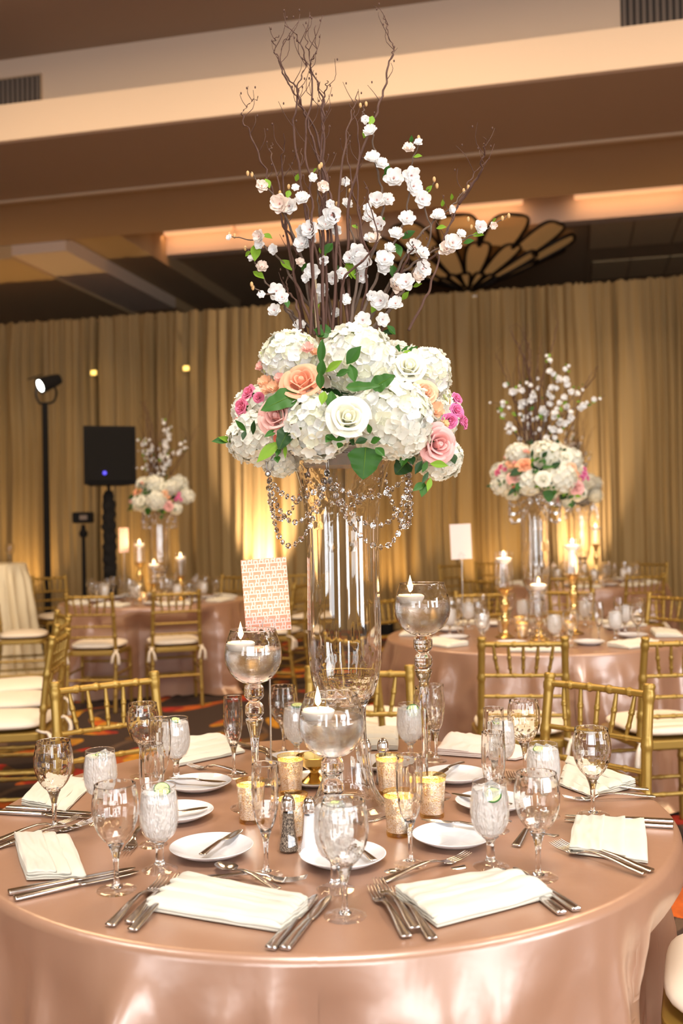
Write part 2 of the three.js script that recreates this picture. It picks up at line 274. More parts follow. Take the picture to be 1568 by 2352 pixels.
// uplights on the floor at the drape
{
  const can = lathe([[0.001, 0.0], [0.075, 0.0], [0.085, 0.02], [0.085, 0.13], [0.078, 0.135], [0.07, 0.12], [0.001, 0.115]], 24), lens = lathe([[0.001, 0.128], [0.068, 0.124]], 24);
  UPLIGHTS.forEach(([u, c, I], k) => {
    const p = room(u, 0, DRAPE_W + 0.42), peach = I > 12, q = room(u, peach ? 1.5 : 2.6, DRAPE_W + 0.02);
    const t = thing('floor_uplight', 'small black floor uplight at the foot of the drape, ' + ORD[k] + ' from the left', 'uplight', [p.x, 0, p.z], 0);
    part('housing', can, M.black, t);
    part('lens', lens, std([0.5, 0.4, 0.3], 0.4, 0, { emissive: new THREE.Color().setRGB(...c), emissiveIntensity: 2 }), t);
    const s = new THREE.SpotLight(new THREE.Color().setRGB(...c), I, 0, peach ? 0.42 : 0.72, 1, 2);
    s.position.set(p.x, 0.17, p.z); s.target.position.copy(q); s.castShadow = true; s.shadow.radius = 3; scene.add(s, s.target);
  });
}
// two glowing boxes added for amber reflections on the drape, stage light, loudspeaker, small effects light
for (const [u, y, l] of [[-5.74, 3.49, 'small glowing box added for an amber reflection on the drape above the loudspeaker'], [-4.40, 3.48, 'small glowing box added for an amber reflection above the far left flowers']]) {
  const p = room(u, y, DRAPE_W + 0.13), t = thing('drape_glint', l, 'light', [p.x, p.y, p.z], TURN);
  part('glint', rbox(0.085, 0.065, 0.03, 0.012), M.drapeGlint, t); part('clip', rbox(0.03, 0.03, 0.09, 0.006).translate(0, 0.02, -0.06), M.brass, t);
  const L = new THREE.PointLight(new THREE.Color().setRGB(1, 0.66, 0.2), 0.02); L.position.set(p.x, p.y, p.z + 0.06); scene.add(L);  // weak light added with the reflection box and its clip
}
{
  const t = thing('stage_light_stand', 'tall black pole stand with a lit white spotlight at the top', 'stage light', [-3.43, 0, -9.5]);
  part('pole', sweep([[0, 0.02, 0], [0, 1.5, 0], [0.0, 2.86, 0]], (s) => 0.042 - 0.008 * s, 8, 10), M.black, t);
  part('base_plate', lathe([[0.001, 0], [0.32, 0], [0.33, 0.012], [0.32, 0.03], [0.06, 0.045], [0.001, 0.045]], 32), M.black, t);
  part('yoke', mg(sweep([[-0.06, 2.86, 0], [-0.1, 2.95, 0], [-0.09, 3.1, 0]], 0.014, 8, 6), sweep([[-0.06, 2.86, 0], [0.1, 2.88, 0], [0.14, 3.0, 0.0], [0.09, 3.1, 0]], 0.014, 10, 6)), M.black, t);
  const h = new THREE.Object3D(); face(h, [0.03, 3.10, 0], [-0.62, -0.35, 0.55], [0, 1, 0]);
  const body = part('lamp_housing', bake(lathe([[0.001, -0.17], [0.06, -0.17], [0.075, -0.1], [0.085, 0.0], [0.10, 0.1], [0.095, 0.1], [0.001, 0.02]], 24).rotateX(Math.PI / 2), h), M.black, t);
  part('lens', bake(new THREE.SphereGeometry(0.083, 20, 8, 0, Math.PI * 2, 0, 0.9).rotateX(Math.PI / 2).scale(1.05, 1.05, 0.35).translate(0, 0, 0.075), h), M.lens, t);
  part('barn_door', bake(rbox(0.16, 0.012, 0.12, 0.004).translate(0, 0.115, 0.12), h), M.black, t);
  const s = new THREE.SpotLight(0xffffff, 14, 0, 0.5, 1, 2); s.position.set(-3.43 - 0.1, 3.03, -9.4); s.target.position.set(-6.5, 0, -6.5); s.castShadow = true; scene.add(s, s.target);
}
{
  const t = thing('loudspeaker', 'black loudspeaker with a blue light, raised on a pole', 'speaker', [-2.46, 0, -8.5], 0.32);
  const sh = new THREE.Shape(); sh.moveTo(-0.26, 0.2); sh.lineTo(0.26, 0.2); sh.lineTo(0.17, -0.22); sh.lineTo(-0.17, -0.22); sh.closePath();
  const cab = new THREE.ExtrudeGeometry(sh, { depth: 0.60, bevelEnabled: true, bevelSize: 0.012, bevelThickness: 0.012, bevelSegments: 2 }).rotateX(Math.PI / 2);
  part('cabinet', cab.translate(0, 2.45, 0), M.black, t);
  part('grille', rbox(0.49, 0.56, 0.02, 0.01).translate(0, 2.15, 0.222), std([0.004, 0.0035, 0.003], 0.95), t);
  part('pilot_light', new THREE.SphereGeometry(0.02, 12, 8).translate(-0.06, 1.96, 0.238), M.led, t);
  for (const y of [2.1, 2.2]) part('handle', rbox(0.02, 0.05, 0.1, 0.008).translate(0.23, y, 0), M.darkMetal, t);
}
{
  const t = thing('speaker_stand', 'black fabric sleeve wrapped pole stand under the loudspeaker', 'speaker stand', [-2.46, 0, -8.5]);
  part('fabric_sleeve', surf(30, 60, (u, v) => { const a = u * 2 * Math.PI, y = 1.78 * v, r = (v > 0.93 ? 0.035 + (1 - v) * 0.5 : 0.068 + (v < 0.35 ? (0.35 - v) * 0.5 : 0)) + 0.016 * N3(Math.cos(a) * 1.4, y * 9, Math.sin(a) * 1.4) + 0.008 * Math.sin(y * 55 + 2 * Math.sin(a)); return [Math.cos(a) * r, y, Math.sin(a) * r]; }, true), M.blackCloth, t);
  part('pole', new THREE.CylinderGeometry(0.02, 0.02, 0.37, 12).translate(0, 1.65, 0), M.black, t);
}
{
  const t = thing('effects_light', 'small black boxy lamp on a thin stand left of the loudspeaker pole', 'stage light', [-2.87, 0, -9.0]);
  part('pole', sweep([[0, 0.02, 0], [0, 0.8, 0], [0, 1.42, 0]], (s) => 0.03 - 0.01 * s, 6, 8), M.black, t);
  part('clamp', lathe([[0.001, 1.28], [0.04, 1.28], [0.05, 1.33], [0.03, 1.36], [0.02, 1.42], [0.001, 1.42]], 16), M.black, t);
  part('lamp_box', rbox(0.22, 0.125, 0.14, 0.02).translate(0, 1.50, 0), M.black, t);
  part('lens', rbox(0.09, 0.055, 0.02, 0.008).translate(0.02, 1.50, 0.07), std([0.25, 0.18, 0.13], 0.2), t);
  for (let k = 0; k < 3; k++) part('leg', sweep([[0, 0.5, 0], [Math.cos(k * 2.1) * 0.25, 0.01, Math.sin(k * 2.1) * 0.25]], 0.012, 4, 6), M.black, t);
}
// tablecloths: a flat round top, a rounded edge and a flared, folded skirt down to the floor
function cloth(R, H, seed, nf) {
  const r = rng(seed), ph = [r() * 6, r() * 6, r() * 6], NU = 360, NT = 5, NS = 34, c = Math.cos, s = Math.sin;
  const wide = (a) => 0.55 * s(nf * a + ph[0] + 1.2 * N2(c(a) * 1.1 + seed, s(a) * 1.1)) + 0.45 * N2(c(a) * 3.2 + seed, s(a) * 3.2);
  const fine = (a, t) => { const m = 0.55 + 0.75 * N2(c(a) * 4 + seed, s(a) * 4 + 5), q = s(25 * a + ph[1] + 2.2 * N2(c(a) * 2.2 + seed, s(a) * 2.2) + 0.6 * N2(a * 2, t * 1.6 + seed)); return Math.max(0, m) * (q > 0 ? Math.pow(q, 1.6) : -0.55 * Math.pow(-q, 0.8)); };
  const n = NT + 8 + NS;
  return surf(NU, n, (u, v) => {
    const a = u * 2 * Math.PI + Math.PI / 2, j = Math.round(v * n); let rad, y;
    if (j <= NT) { rad = (R - 0.018) * (j / NT); y = H; }
    else if (j <= NT + 8) { const q = ((j - NT) / 8) * Math.PI / 2 * 0.93; rad = R - 0.018 + 0.018 * Math.sin(q); y = H - 0.018 * (1 - Math.cos(q)); }
    else { const t = (j - NT - 8) / NS, d = t * (H - 0.020), g = Math.min(1, t * 8); rad = R + 0.0005 + d * 0.10 + 0.018 * g * (wide(a) + 0.4) + 0.05 * t * (wide(a + 0.1 * t) + 0.5) + (0.024 * Math.pow(Math.min(1, t * 6), 1.2) + 0.024 * t) * fine(a, t) + 0.004 * N2(a * 7, t * 6) * g + (t > 0.93 ? (t - 0.93) * 0.9 : 0); y = H - 0.0185 - d * 0.985; if (t > 0.95) y = Math.max(0.004, y + 0.008 * N2(a * 9, 2)); }
    return [Math.cos(a) * rad, Math.max(0.003, y), Math.sin(a) * rad];
  });
}

// ---------------------------------------------------------------- gilt bamboo-turned chairs
const ringed = (r0, r1, rings, amp = 0.22, wid = 0.012) => (t) => { let r = r0 + (r1 - r0) * t; for (const q of rings) { const d = (t - q) / wid; r *= 1 + amp * Math.exp(-d * d); } return r; };
const chairGeo = (() => {
  const g = {};
  g.post = (s) => sweep([[s * 0.185, 0, -0.245], [s * 0.183, 0.25, -0.212], [s * 0.182, 0.45, -0.195], [s * 0.176, 0.68, -0.212], [s * 0.172, 0.898, -0.245]], ringed(0.0145, 0.0155, [0.13, 0.145, 0.35, 0.365, 0.62, 0.635, 0.79, 0.805, 0.95, 0.965, 0.99], 0.24, 0.007), 110, 10);
  g.fleg = (s) => sweep([[s * 0.195, 0, 0.2], [s * 0.192, 0.25, 0.195], [s * 0.19, 0.44, 0.188]], ringed(0.013, 0.016, [0.25, 0.28, 0.6, 0.63], 0.2, 0.012), 40, 10);
  g.rail = (y, z, bow, r) => sweep([-1, -0.5, 0, 0.5, 1].map((k) => [k * 0.172, y, z - bow * (1 - k * k)]), ringed(r, r, [0.2, 0.22, 0.4, 0.42, 0.6, 0.62, 0.8, 0.82], 0.34, 0.009), 72, 8);
  g.spindle = (k) => sweep([[k * 0.062, 0.862, -0.248], [k * 0.058, 0.80, -0.236], [k * 0.052, 0.735, -0.224]], (t) => { let r = 0.0055 + 0.0025 * Math.sin(Math.PI * t); for (const q of [0.42, 0.47, 0.75, 0.8]) { const d = (t - q) / 0.018; r += 0.0028 * Math.exp(-d * d); } return r; }, 34, 8);
  const sq = (w0, w1, d, r) => { const s = new THREE.Shape(); s.moveTo(-w0 + r, -d); s.lineTo(w0 - r, -d); s.quadraticCurveTo(w0, -d, w0 + (w1 - w0) * 0.1, -d + r); s.lineTo(w1, d - r * 1.6); s.quadraticCurveTo(w1, d, w1 - r * 1.6, d); s.lineTo(-w1 + r * 1.6, d); s.quadraticCurveTo(-w1, d, -w1, d - r * 1.6); s.lineTo(-w0 - (w1 - w0) * 0.1, -d + r); s.quadraticCurveTo(-w0, -d, -w0 + r, -d); return s; };
  g.frame = new THREE.ExtrudeGeometry(sq(0.178, 0.205, 0.2, 0.05), { depth: 0.026, bevelEnabled: true, bevelSize: 0.006, bevelThickness: 0.006, bevelSegments: 2, curveSegments: 8 }).rotateX(Math.PI / 2).translate(0, 0.454, 0.0);
  g.cushion = surf(48, 18, (u, v) => {      // a soft pad with a rounded edge
    const a = u * 2 * Math.PI, c = Math.cos(a), s = Math.sin(a), n = 3.6, k = Math.pow(Math.pow(Math.abs(c), n) + Math.pow(Math.abs(s), n), -1 / n), q = v < 0.5 ? v * 2 : (1 - v) * 2;
    const e = Math.sin(q * Math.PI / 2), top = v < 0.5 ? 1 : -1, hz = Math.pow(Math.max(0, 1 - e * e * e * e), 0.45);
    const w = 0.198 + 0.012 * s;
    return [c * k * w * e, 0.488 + (top > 0 ? 0.03 * hz + 0.006 * (1 - e * e) : -0.022 * hz), s * k * 0.2 * e + 0.004];
  }, true);
  g.tie = (s) => mg(sweep([[s * 0.18, 0.47, -0.17], [s * 0.2, 0.465, -0.2], [s * 0.19, 0.46, -0.22], [s * 0.17, 0.462, -0.2]], 0.006, 10, 5), sweep([[s * 0.19, 0.46, -0.22], [s * 0.21, 0.43, -0.24], [s * 0.215, 0.36, -0.235]], (t) => 0.006 + 0.007 * t, 8, 5), sweep([[s * 0.19, 0.46, -0.22], [s * 0.175, 0.42, -0.25], [s * 0.165, 0.37, -0.245]], (t) => 0.006 + 0.006 * t, 8, 5));
  g.str = (a, b, r = 0.0095) => sweep([a, a.map((x, i) => (x + b[i]) / 2), b], ringed(r, r, [0.25, 0.28, 0.5, 0.53, 0.75, 0.78], 0.25, 0.012), 36, 8);
  return g;
})();
let chair0;
function makeChair() {
  const t = thing('chiavari_chair', 'gilt chair', 'chair'), g = chairGeo, m = M.gold;
  part('seat_cushion', g.cushion, M.cushion, t); part('seat_frame', g.frame, m, t);
  for (const s of [-1, 1]) { part('back_post', g.post(s), m, t); part('front_leg', g.fleg(s), m, t); part('cushion_tie', g.tie(s), M.cushion, t); }
  part('top_rail', g.rail(0.866, -0.238, 0.012, 0.0115), m, t);
  for (const [y, z] of [[0.732, -0.220], [0.642, -0.208], [0.560, -0.2]]) part('back_rail', g.rail(y, z, 0.006, 0.0085), m, t);
  for (let k = -2; k <= 2; k++) part('spindle', g.spindle(k), m, t);
  for (const y of [0.16, 0.28]) for (const s of [-1, 1]) part('stretcher', g.str([s * 0.193, y, 0.195], [s * 0.184, y, -0.222]), m, t);
  for (const y of [0.2, 0.33]) part('stretcher', g.str([-0.19, y, 0.195], [0.19, y, 0.195]), m, t);
  part('stretcher', g.str([-0.184, 0.24, -0.213], [0.184, 0.24, -0.213]), m, t);
  return t;
}
// [x, z of the middle of the back, turn towards (x, z)], label
const CHAIRS = [
  [-0.74, -1.045, 0, 0, 'gilt chair nearest on the left side, its back behind the front wine glasses'],
  [0.825, -0.82, 0, 0, 'gilt chair nearest on the right side, its low back against the front table'],
  [0.10, -1.19, 0.02, 0, 'gilt chair seen half through the tall vase, facing the front table'],
  [1.095, 0.40, 0, 0, 'gilt chair at the bottom right edge, only its pale cushion showing'],
  [0.80, -1.935, 1.00, -4, 'gilt chair with its back turned, in the middle before the second table'],
  [1.455, -1.87, 1.15, -4, 'gilt chair cut by the right edge, with its back turned before the second table'],
  [0.04, -2.15, 1.00, -3.3, 'gilt chair right behind the vase, turned to the second table'],
  [0.30, -4.25, 1.13, -3.4, 'gilt chair at the far left side of the second table'],
  [1.00, -4.66, 1.13, -3.4, 'gilt chair across the second table, behind its vase'],
  [1.62, -4.73, 1.13, -3.4, 'gilt chair across the second table, right of its vase'],
  [2.14, -4.10, 1.13, -3.4, 'gilt chair at the right back of the second table, cut by the picture edge'],
  [-1.85, -5.20, -1.8, -6.5, 'gilt chair with turned back before the far left table, the left of two'],
  [-1.225, -5.36, -1.55, -6.5, 'gilt chair with turned back before the far left table, the right of two'],
  [-1.60, -3.60, -2.6, -3.1, 'gilt chair seen edge-on between the cushions and the far left table'],
  [-1.30, -2.48, -3.2, -2.35, 'gilt chair with a single tall post showing behind the nearest left chair'],
  [-1.44, -3.02, -3.4, -2.8, 'gilt chair whose pale cushion shows second at the left edge'],
  [-2.92, -6.20, -1.7, -6.5, 'gilt chair at the left edge with several turned rails, beside the pale cocktail table'],
  [-3.00, -8.10, -1.7, -6.4, 'dark gilt chair behind the far left table, under the stage light pole'],
  [-1.0, -7.55, -1.7, -6.4, 'gilt chair behind the far left table, at its right end'],
  [-0.42, -7.70, 0.2, -6, 'gilt chair far off in the gap left of the vase'],
  [-0.30, -6.10, -1.2, -6.4, 'gilt chair standing half-way back just left of the vase'],
  [1.20, -6.22, 2.4, -7.5, 'gilt chair behind the second table, left of the white card stand'],
  [1.28, -9.10, 2.3, -7.7, 'gilt chair far back by the drape, left of the white card'],
  [1.78, -9.55, 2.35, -7.7, 'gilt chair far back by the drape, directly behind the white card'],
  [2.66, -6.35, 2.42, -7.6, 'gilt chair at the right, with its back turned before the farthest table'],
  [3.42, -8.60, 2.5, -7.7, 'gilt chair far back at the right edge by the drape'],
  [2.0, -6.32, 2.42, -7.6, 'gilt chair before the farthest table, behind the second table glasses'],
];
const SEATS = CHAIRS.map(([x, z, tx, tz]) => { const a = Math.atan2(tx - x, tz - z); return [x + Math.sin(a) * 0.24, z + Math.cos(a) * 0.24, a]; });
CHAIRS.forEach(([x, z, tx, tz, label], i) => {
  const a = Math.atan2(tx - x, tz - z), px = x + Math.sin(a) * 0.24, pz = z + Math.cos(a) * 0.24;
  if (!i) { chair0 = makeChair(); chair0.position.set(px, 0, pz); chair0.rotation.y = a; chair0.userData.label = label; } else copy(chair0, [px, 0, pz], a, label);
});

function putCloth(R, H, seed, nf, pos, label, mat = M.cloth) {
  const g = cloth(R, H, seed, nf), p = g.attributes.position, uv = g.attributes.uv;
  for (const [cx, cz, a] of SEATS) {                     // the hanging cloth gives way where a seat is pushed against it
    const fx = Math.sin(a), fz = Math.cos(a), X = cx - pos[0], Z = cz - pos[2]; if (Math.hypot(X, Z) > R + 0.5) continue;
    for (let i = 0; i < p.count; i++) {
      const y = p.getY(i), x = p.getX(i), z = p.getZ(i), r = Math.hypot(x, z); if (y > 0.70 || r < R * 0.5) continue;
      const dx = x / r, dz = z / r, k = -(dx * fx + dz * fz); if (k < 0.4) continue;
      const lim = (-0.255 - (X * fx + Z * fz)) / k, side = Math.abs((dx * lim - X) * fz - (dz * lim - Z) * fx), w = Math.min(1, Math.max(0, (0.34 - side) / 0.09)) * Math.min(1, (0.70 - y) / 0.13);
      if (r > lim) { const q = r + (lim - r) * w; p.setX(i, dx * q); p.setZ(i, dz * q); }
    }
  }
  g.computeVertexNormals();
  for (let i = 0; i < p.count; i++) { const rr = Math.hypot(p.getX(i), p.getZ(i)), k = rr > R - 0.002 ? 1 + (H - p.getY(i)) / R : 1; uv.setXY(i, p.getX(i) * k, p.getZ(i) * k); }
  return solo('tablecloth', g, mat, label, 'tablecloth', pos);
}
const TH = 0.745;
putCloth(0.762, TH, 11, 9, [0, 0, 0], 'rose gold satin tablecloth over the large round table in front');
const T2 = [1.13, -3.32], T3 = [-1.60, -6.42], T4 = [2.42, -7.6];
putCloth(0.84, TH, 23, 10, [T2[0], 0, T2[1]], 'rose gold satin tablecloth on the second table, behind the right gilt chairs');
putCloth(0.80, TH, 37, 10, [T3[0], 0, T3[1]], 'rose gold satin tablecloth on the far table by the black loudspeaker');
putCloth(0.80, TH, 41, 10, [T4[0], 0, T4[1]], 'rose gold satin tablecloth on the farthest table near the bright drape fold');
putCloth(0.34, 1.06, 53, 8, [-3.30, 0, -7.2], 'ivory cloth over a tall cocktail table at the left wall side', M.ivoryCloth);

// ---------------------------------------------------------------- tableware
const T = TH + 0.0012;
// profile of a thin bowl (one wall), a solid stem, a solid foot
const shell = (pts, th, seg, n) => { const o = smooth(pts, n), i = o.map((p, k) => [Math.max(0, p.x - th * (k < 3 ? 0.6 : 1)), p.y + (k < n * 0.25 ? th * 1.3 * (1 - k / (n * 0.25)) : 0)]).reverse(); return lathe([[0, o[0].y], ...o.map((p) => [p.x, p.y]), ...i, [0, i[i.length - 1][1]]], seg); };
const GW = {
  wine: { bowl: shell([[0.004, 0.082], [0.014, 0.084], [0.027, 0.097], [0.037, 0.118], [0.0412, 0.140], [0.0405, 0.162], [0.0372, 0.180], [0.0358, 0.188]], 0.0011, 44, 40), stem: lathe([[0.0, 0.083], [0.014, 0.0845], [0.0105, 0.074], [0.0058, 0.056], [0.0046, 0.03], [0.0056, 0.012], [0.011, 0.0055], [0.0, 0.004]], 20, 30), foot: lathe([[0, 0.0065], [0.012, 0.0058], [0.026, 0.0032], [0.0345, 0.0016], [0.0355, 0.0008], [0.034, 0], [0, 0]], 36), rim: new THREE.TorusGeometry(0.0358, 0.0007, 6, 40).rotateX(Math.PI / 2).translate(0, 0.188, 0) },
  goblet: { bowl: lathe([[0.003, 0.056], [0.015, 0.057], [0.027, 0.066], [0.0345, 0.083], [0.0368, 0.104], [0.0355, 0.128], [0.0325, 0.148], [0.0312, 0.158]], 40, 36), stem: lathe([[0, 0.057], [0.016, 0.0575], [0.0085, 0.049], [0.0075, 0.035], [0.0085, 0.016], [0.0105, 0.012], [0.0, 0.006]], 20, 26), foot: lathe([[0, 0.013], [0.011, 0.0125], [0.02, 0.007], [0.031, 0.0032], [0.034, 0.0018], [0.033, 0], [0, 0]], 36), rim: new THREE.TorusGeometry(0.0312, 0.0008, 6, 40).rotateX(Math.PI / 2).translate(0, 0.158, 0) },
  flute: { bowl: shell([[0.003, 0.078], [0.010, 0.083], [0.018, 0.100], [0.0238, 0.130], [0.0252, 0.160], [0.0242, 0.188], [0.0232, 0.205]], 0.0011, 40, 40), stem: lathe([[0, 0.080], [0.0105, 0.084], [0.0068, 0.070], [0.0042, 0.05], [0.0042, 0.025], [0.0062, 0.012], [0.01, 0.008], [0, 0.005]], 20, 30), foot: lathe([[0, 0.0085], [0.010, 0.008], [0.02, 0.0042], [0.029, 0.0022], [0.0305, 0.001], [0.029, 0], [0, 0]], 36), rim: new THREE.TorusGeometry(0.0232, 0.0007, 6, 36).rotateX(Math.PI / 2).translate(0, 0.205, 0) },
};
const drinkGeo = lathe([[0.0, 0.0585], [0.014, 0.0585], [0.0258, 0.0675], [0.0332, 0.084], [0.0355, 0.104], [0.0343, 0.127], [0.0318, 0.146], [0.030, 0.1475], [0.0, 0.1475]], 36);
for (const i of [0]) { const p = drinkGeo.attributes.position; for (let k = 0; k < p.count; k++) { const y = p.getY(k); if (y > 0.14) p.setY(k, y + 0.002 * N3(p.getX(k) * 80, 1, p.getZ(k) * 80)); } drinkGeo.computeVertexNormals(); }
const iceGeo = (() => { const a = []; const r = rng(5); for (let k = 0; k < 4; k++) { const o = new THREE.Object3D(); o.position.set((r() - 0.5) * 0.034, 0.1455 + r() * 0.003, (r() - 0.5) * 0.034); o.rotation.set(r() * 0.6, r() * 3, r() * 0.6); a.push(bake(rbox(0.017, 0.013, 0.016, 0.003), o)); } return a; })();
function glass(kind, name, label, cat, pos, group, full) {
  const g = GW[kind], t = thing(name, label, cat, pos, 0, group);
  part('bowl', g.bowl, full ? M.glass : M.crystal, t); part('rim', g.rim, M.crystal, t); part('stem', g.stem, M.crystal, t); part('foot', g.foot, M.glass, t);
  if (full) { part('iced_water', drinkGeo, M.iceWater, t); for (const q of iceGeo) part('ice_cube', q, M.ice, t); }
  return t;
}
const at = ([x, z], y = T) => [x, y, z];
const WINE = [[[-0.580, 0.108], 'empty wine glass before the pointed white napkin, leftmost on the front table'], [[-0.364, 0.475], 'empty wine glass over the pair of knives beside the square napkin at the left'], [[-0.475, -0.327], 'empty wine glass in front of the nearest left gilt chair'], [[-0.126, -0.560], 'empty wine glass at the back edge, right of the card stand rod'], [[0.042, 0.612], 'empty wine glass closest to the table edge, before the middle cucumber goblet'], [[0.391, 0.452], 'empty wine glass over the front right napkin corner, beside two forks'], [[0.583, 0.081], 'empty wine glass before the nearest right gilt chair, above the flat white napkin'], [[0.499, -0.268], 'empty wine glass behind the front right flutes, over a chair cushion'], [[0.277, -0.501], 'empty wine glass behind the tall right candle stem, at the back edge']];
let wine0, gob0, flu0;
WINE.forEach(([p, l], i) => { if (!i) wine0 = glass('wine', 'wine_glass', l, 'wine glass', at(p)); else copy(wine0, at(p), i, l); });
const GOB = [[[-0.490, 0.067], 'iced water goblet with thin green leaf slices, behind the left wine glasses'], [[-0.305, 0.376], 'iced water goblet with two cucumber slices at the rim, front left'], [[-0.383, -0.281], 'iced water goblet behind the two left flutes'], [[-0.084, -0.440], 'iced water goblet with a cucumber at its brim, left of the middle candle bowl'], [[0.025, 0.493], 'iced water goblet directly behind the wine glass nearest the table edge'], [[0.314, 0.392], 'iced water goblet with one cucumber slice, right of the front right bread plate'], [[0.476, 0.087], 'iced water goblet with a flat cucumber ring, behind the front right wine glass'], [[0.428, -0.201], 'iced water goblet behind the pair of right flutes'], [[0.221, -0.416], 'iced water goblet with a round cucumber face, left of the tall right candle stem']];
GOB.forEach(([p, l], i) => { if (!i) gob0 = glass('goblet', 'water_goblet', l, 'water glass', at(p), null, true); else copy(gob0, at(p), i * 1.3, l); });
const FLU = [[[-0.102, 0.415], 'champagne flute left of the pepper shaker, in front of a gold votive'], [[0.166, 0.372], 'champagne flute right of the middle, in front of the gold votives'], [[-0.239, -0.301], 'champagne flute left of the left candle stem, before the back napkin'], [[-0.346, 0.228], 'champagne flute behind the front left water goblet, the nearer of the left two'], [[-0.378, -0.038], 'champagne flute in front of the left back water goblet, the farther of the left two'], [[0.395, -0.083], 'champagne flute of the right pair, the farther one'], [[0.354, 0.180], 'champagne flute of the right pair, the nearer one'], [[0.291, -0.434], 'champagne flute right behind the tall right candle stem']];
FLU.forEach(([p, l], i) => { if (!i) flu0 = glass('flute', 'champagne_flute', l, 'champagne flute', at(p)); else copy(flu0, at(p), i, l); });
// cucumber slices in the goblets
{
  const rind = mg(new THREE.TorusGeometry(0.0148, 0.0019, 8, 30)), flesh = lathe([[0, -0.002], [0.0142, -0.0021], [0.0146, 0], [0.0142, 0.0021], [0, 0.002]], 30).rotateX(Math.PI / 2);
  const seeds = mg([...Array(7)].map((_, k) => new THREE.SphereGeometry(0.0012, 6, 4).scale(1, 1.9, 0.8).translate(0, 0.006, 0.002).rotateZ(k * 0.9)));
  const list = [[0, [0.004, 0.148, 0.006], [0.2, 1, 0.3], 0.8, 'thin cucumber slice edge in the leftmost iced goblet'], [0, [-0.012, 0.146, 0.014], [0.1, 1, 0.4], 0.6, 'small cucumber piece low in the leftmost iced goblet'], [1, [0.006, 0.151, -0.004], [0.1, 0.9, 0.6], 1, 'upper cucumber slice on the front left goblet'], [1, [0.009, 0.147, 0.012], [-0.1, 0.95, 0.25], 1.05, 'lower cucumber slice with dark rind in the front left goblet'], [2, [0.002, 0.153, 0.004], [0.3, 0.9, 0.3], 0.8, 'cucumber slice in the goblet behind the left flutes'], [3, [0.004, 0.156, 0.006], [0.0, 1, 0.15], 1.1, 'cucumber slice lying on the brim of the back goblet near the middle bowl'], [4, [0.003, 0.148, 0.006], [0.05, 0.9, 0.5], 0.9, 'pale cucumber slice in the middle front goblet'], [5, [0.003, 0.140, 0.028], [-0.2, 0.75, 0.7], 1.05, 'bright cucumber slice in the goblet by the front right plate'], [6, [-0.010, 0.147, 0.012], [0.0, 0.95, 0.32], 1.0, 'flat cucumber slice in the goblet behind the front right wine glass'], [7, [-0.004, 0.146, 0.014], [0.3, 0.93, 0.15], 1.0, 'thin dark cucumber rind in the goblet behind the right flutes'], [8, [0.008, 0.143, 0.022], [0.1, 0.1, 1], 1.15, 'round cucumber face in the goblet at the tall right candle stem']];
  for (const [g, p, n, s, l] of list) {
    const q = GOB[g][0], t = thing('cucumber_slice', l, 'cucumber slice'); face(t, [q[0] + p[0] * 0.9, T + p[1], q[1] + p[2] * 0.9], n, [0, 1, 0.3]); t.scale.setScalar(s * 0.92);
    part('flesh', flesh, M.cucumber, t); part('rind', rind, M.rind, t); part('seeds', seeds, M.budGreen, t);
  }
}
// bread plates with butter knives
const plateGeo = lathe([[0, 0.006], [0.045, 0.006], [0.055, 0.0075], [0.072, 0.014], [0.0805, 0.0185], [0.0822, 0.018], [0.081, 0.0165], [0.062, 0.006], [0.05, 0.0022], [0.046, 0], [0, 0]], 64);
const PLATES = [[[-0.219, 0.291], 'white bread plate front left, with a knife lying aslant across it'], [[0.039, 0.353], 'white bread plate behind the nearest wine glass at the middle'], [[0.260, 0.247], 'white bread plate front right, with a knife over its left rim'], [[0.374, 0.011], 'white bread plate behind the front right goblet'], [[0.319, -0.234], 'white bread plate right of the gold votives, with a knife handle over its back'], [[0.146, -0.370], 'white bread plate behind the back right votive'], [[-0.086, -0.426], 'white bread plate behind the back left votive and the card rod'], [[-0.316, -0.198], 'white bread plate at the left, with a knife across its middle'], [[-0.329, 0.045], 'white bread plate half hidden behind the front left goblet']];
let plate0;
PLATES.forEach(([p, l], i) => { if (!i) plate0 = solo('bread_plate', plateGeo, M.china, l, 'plate', at(p)); else copy(plate0, at(p), 0, l); });
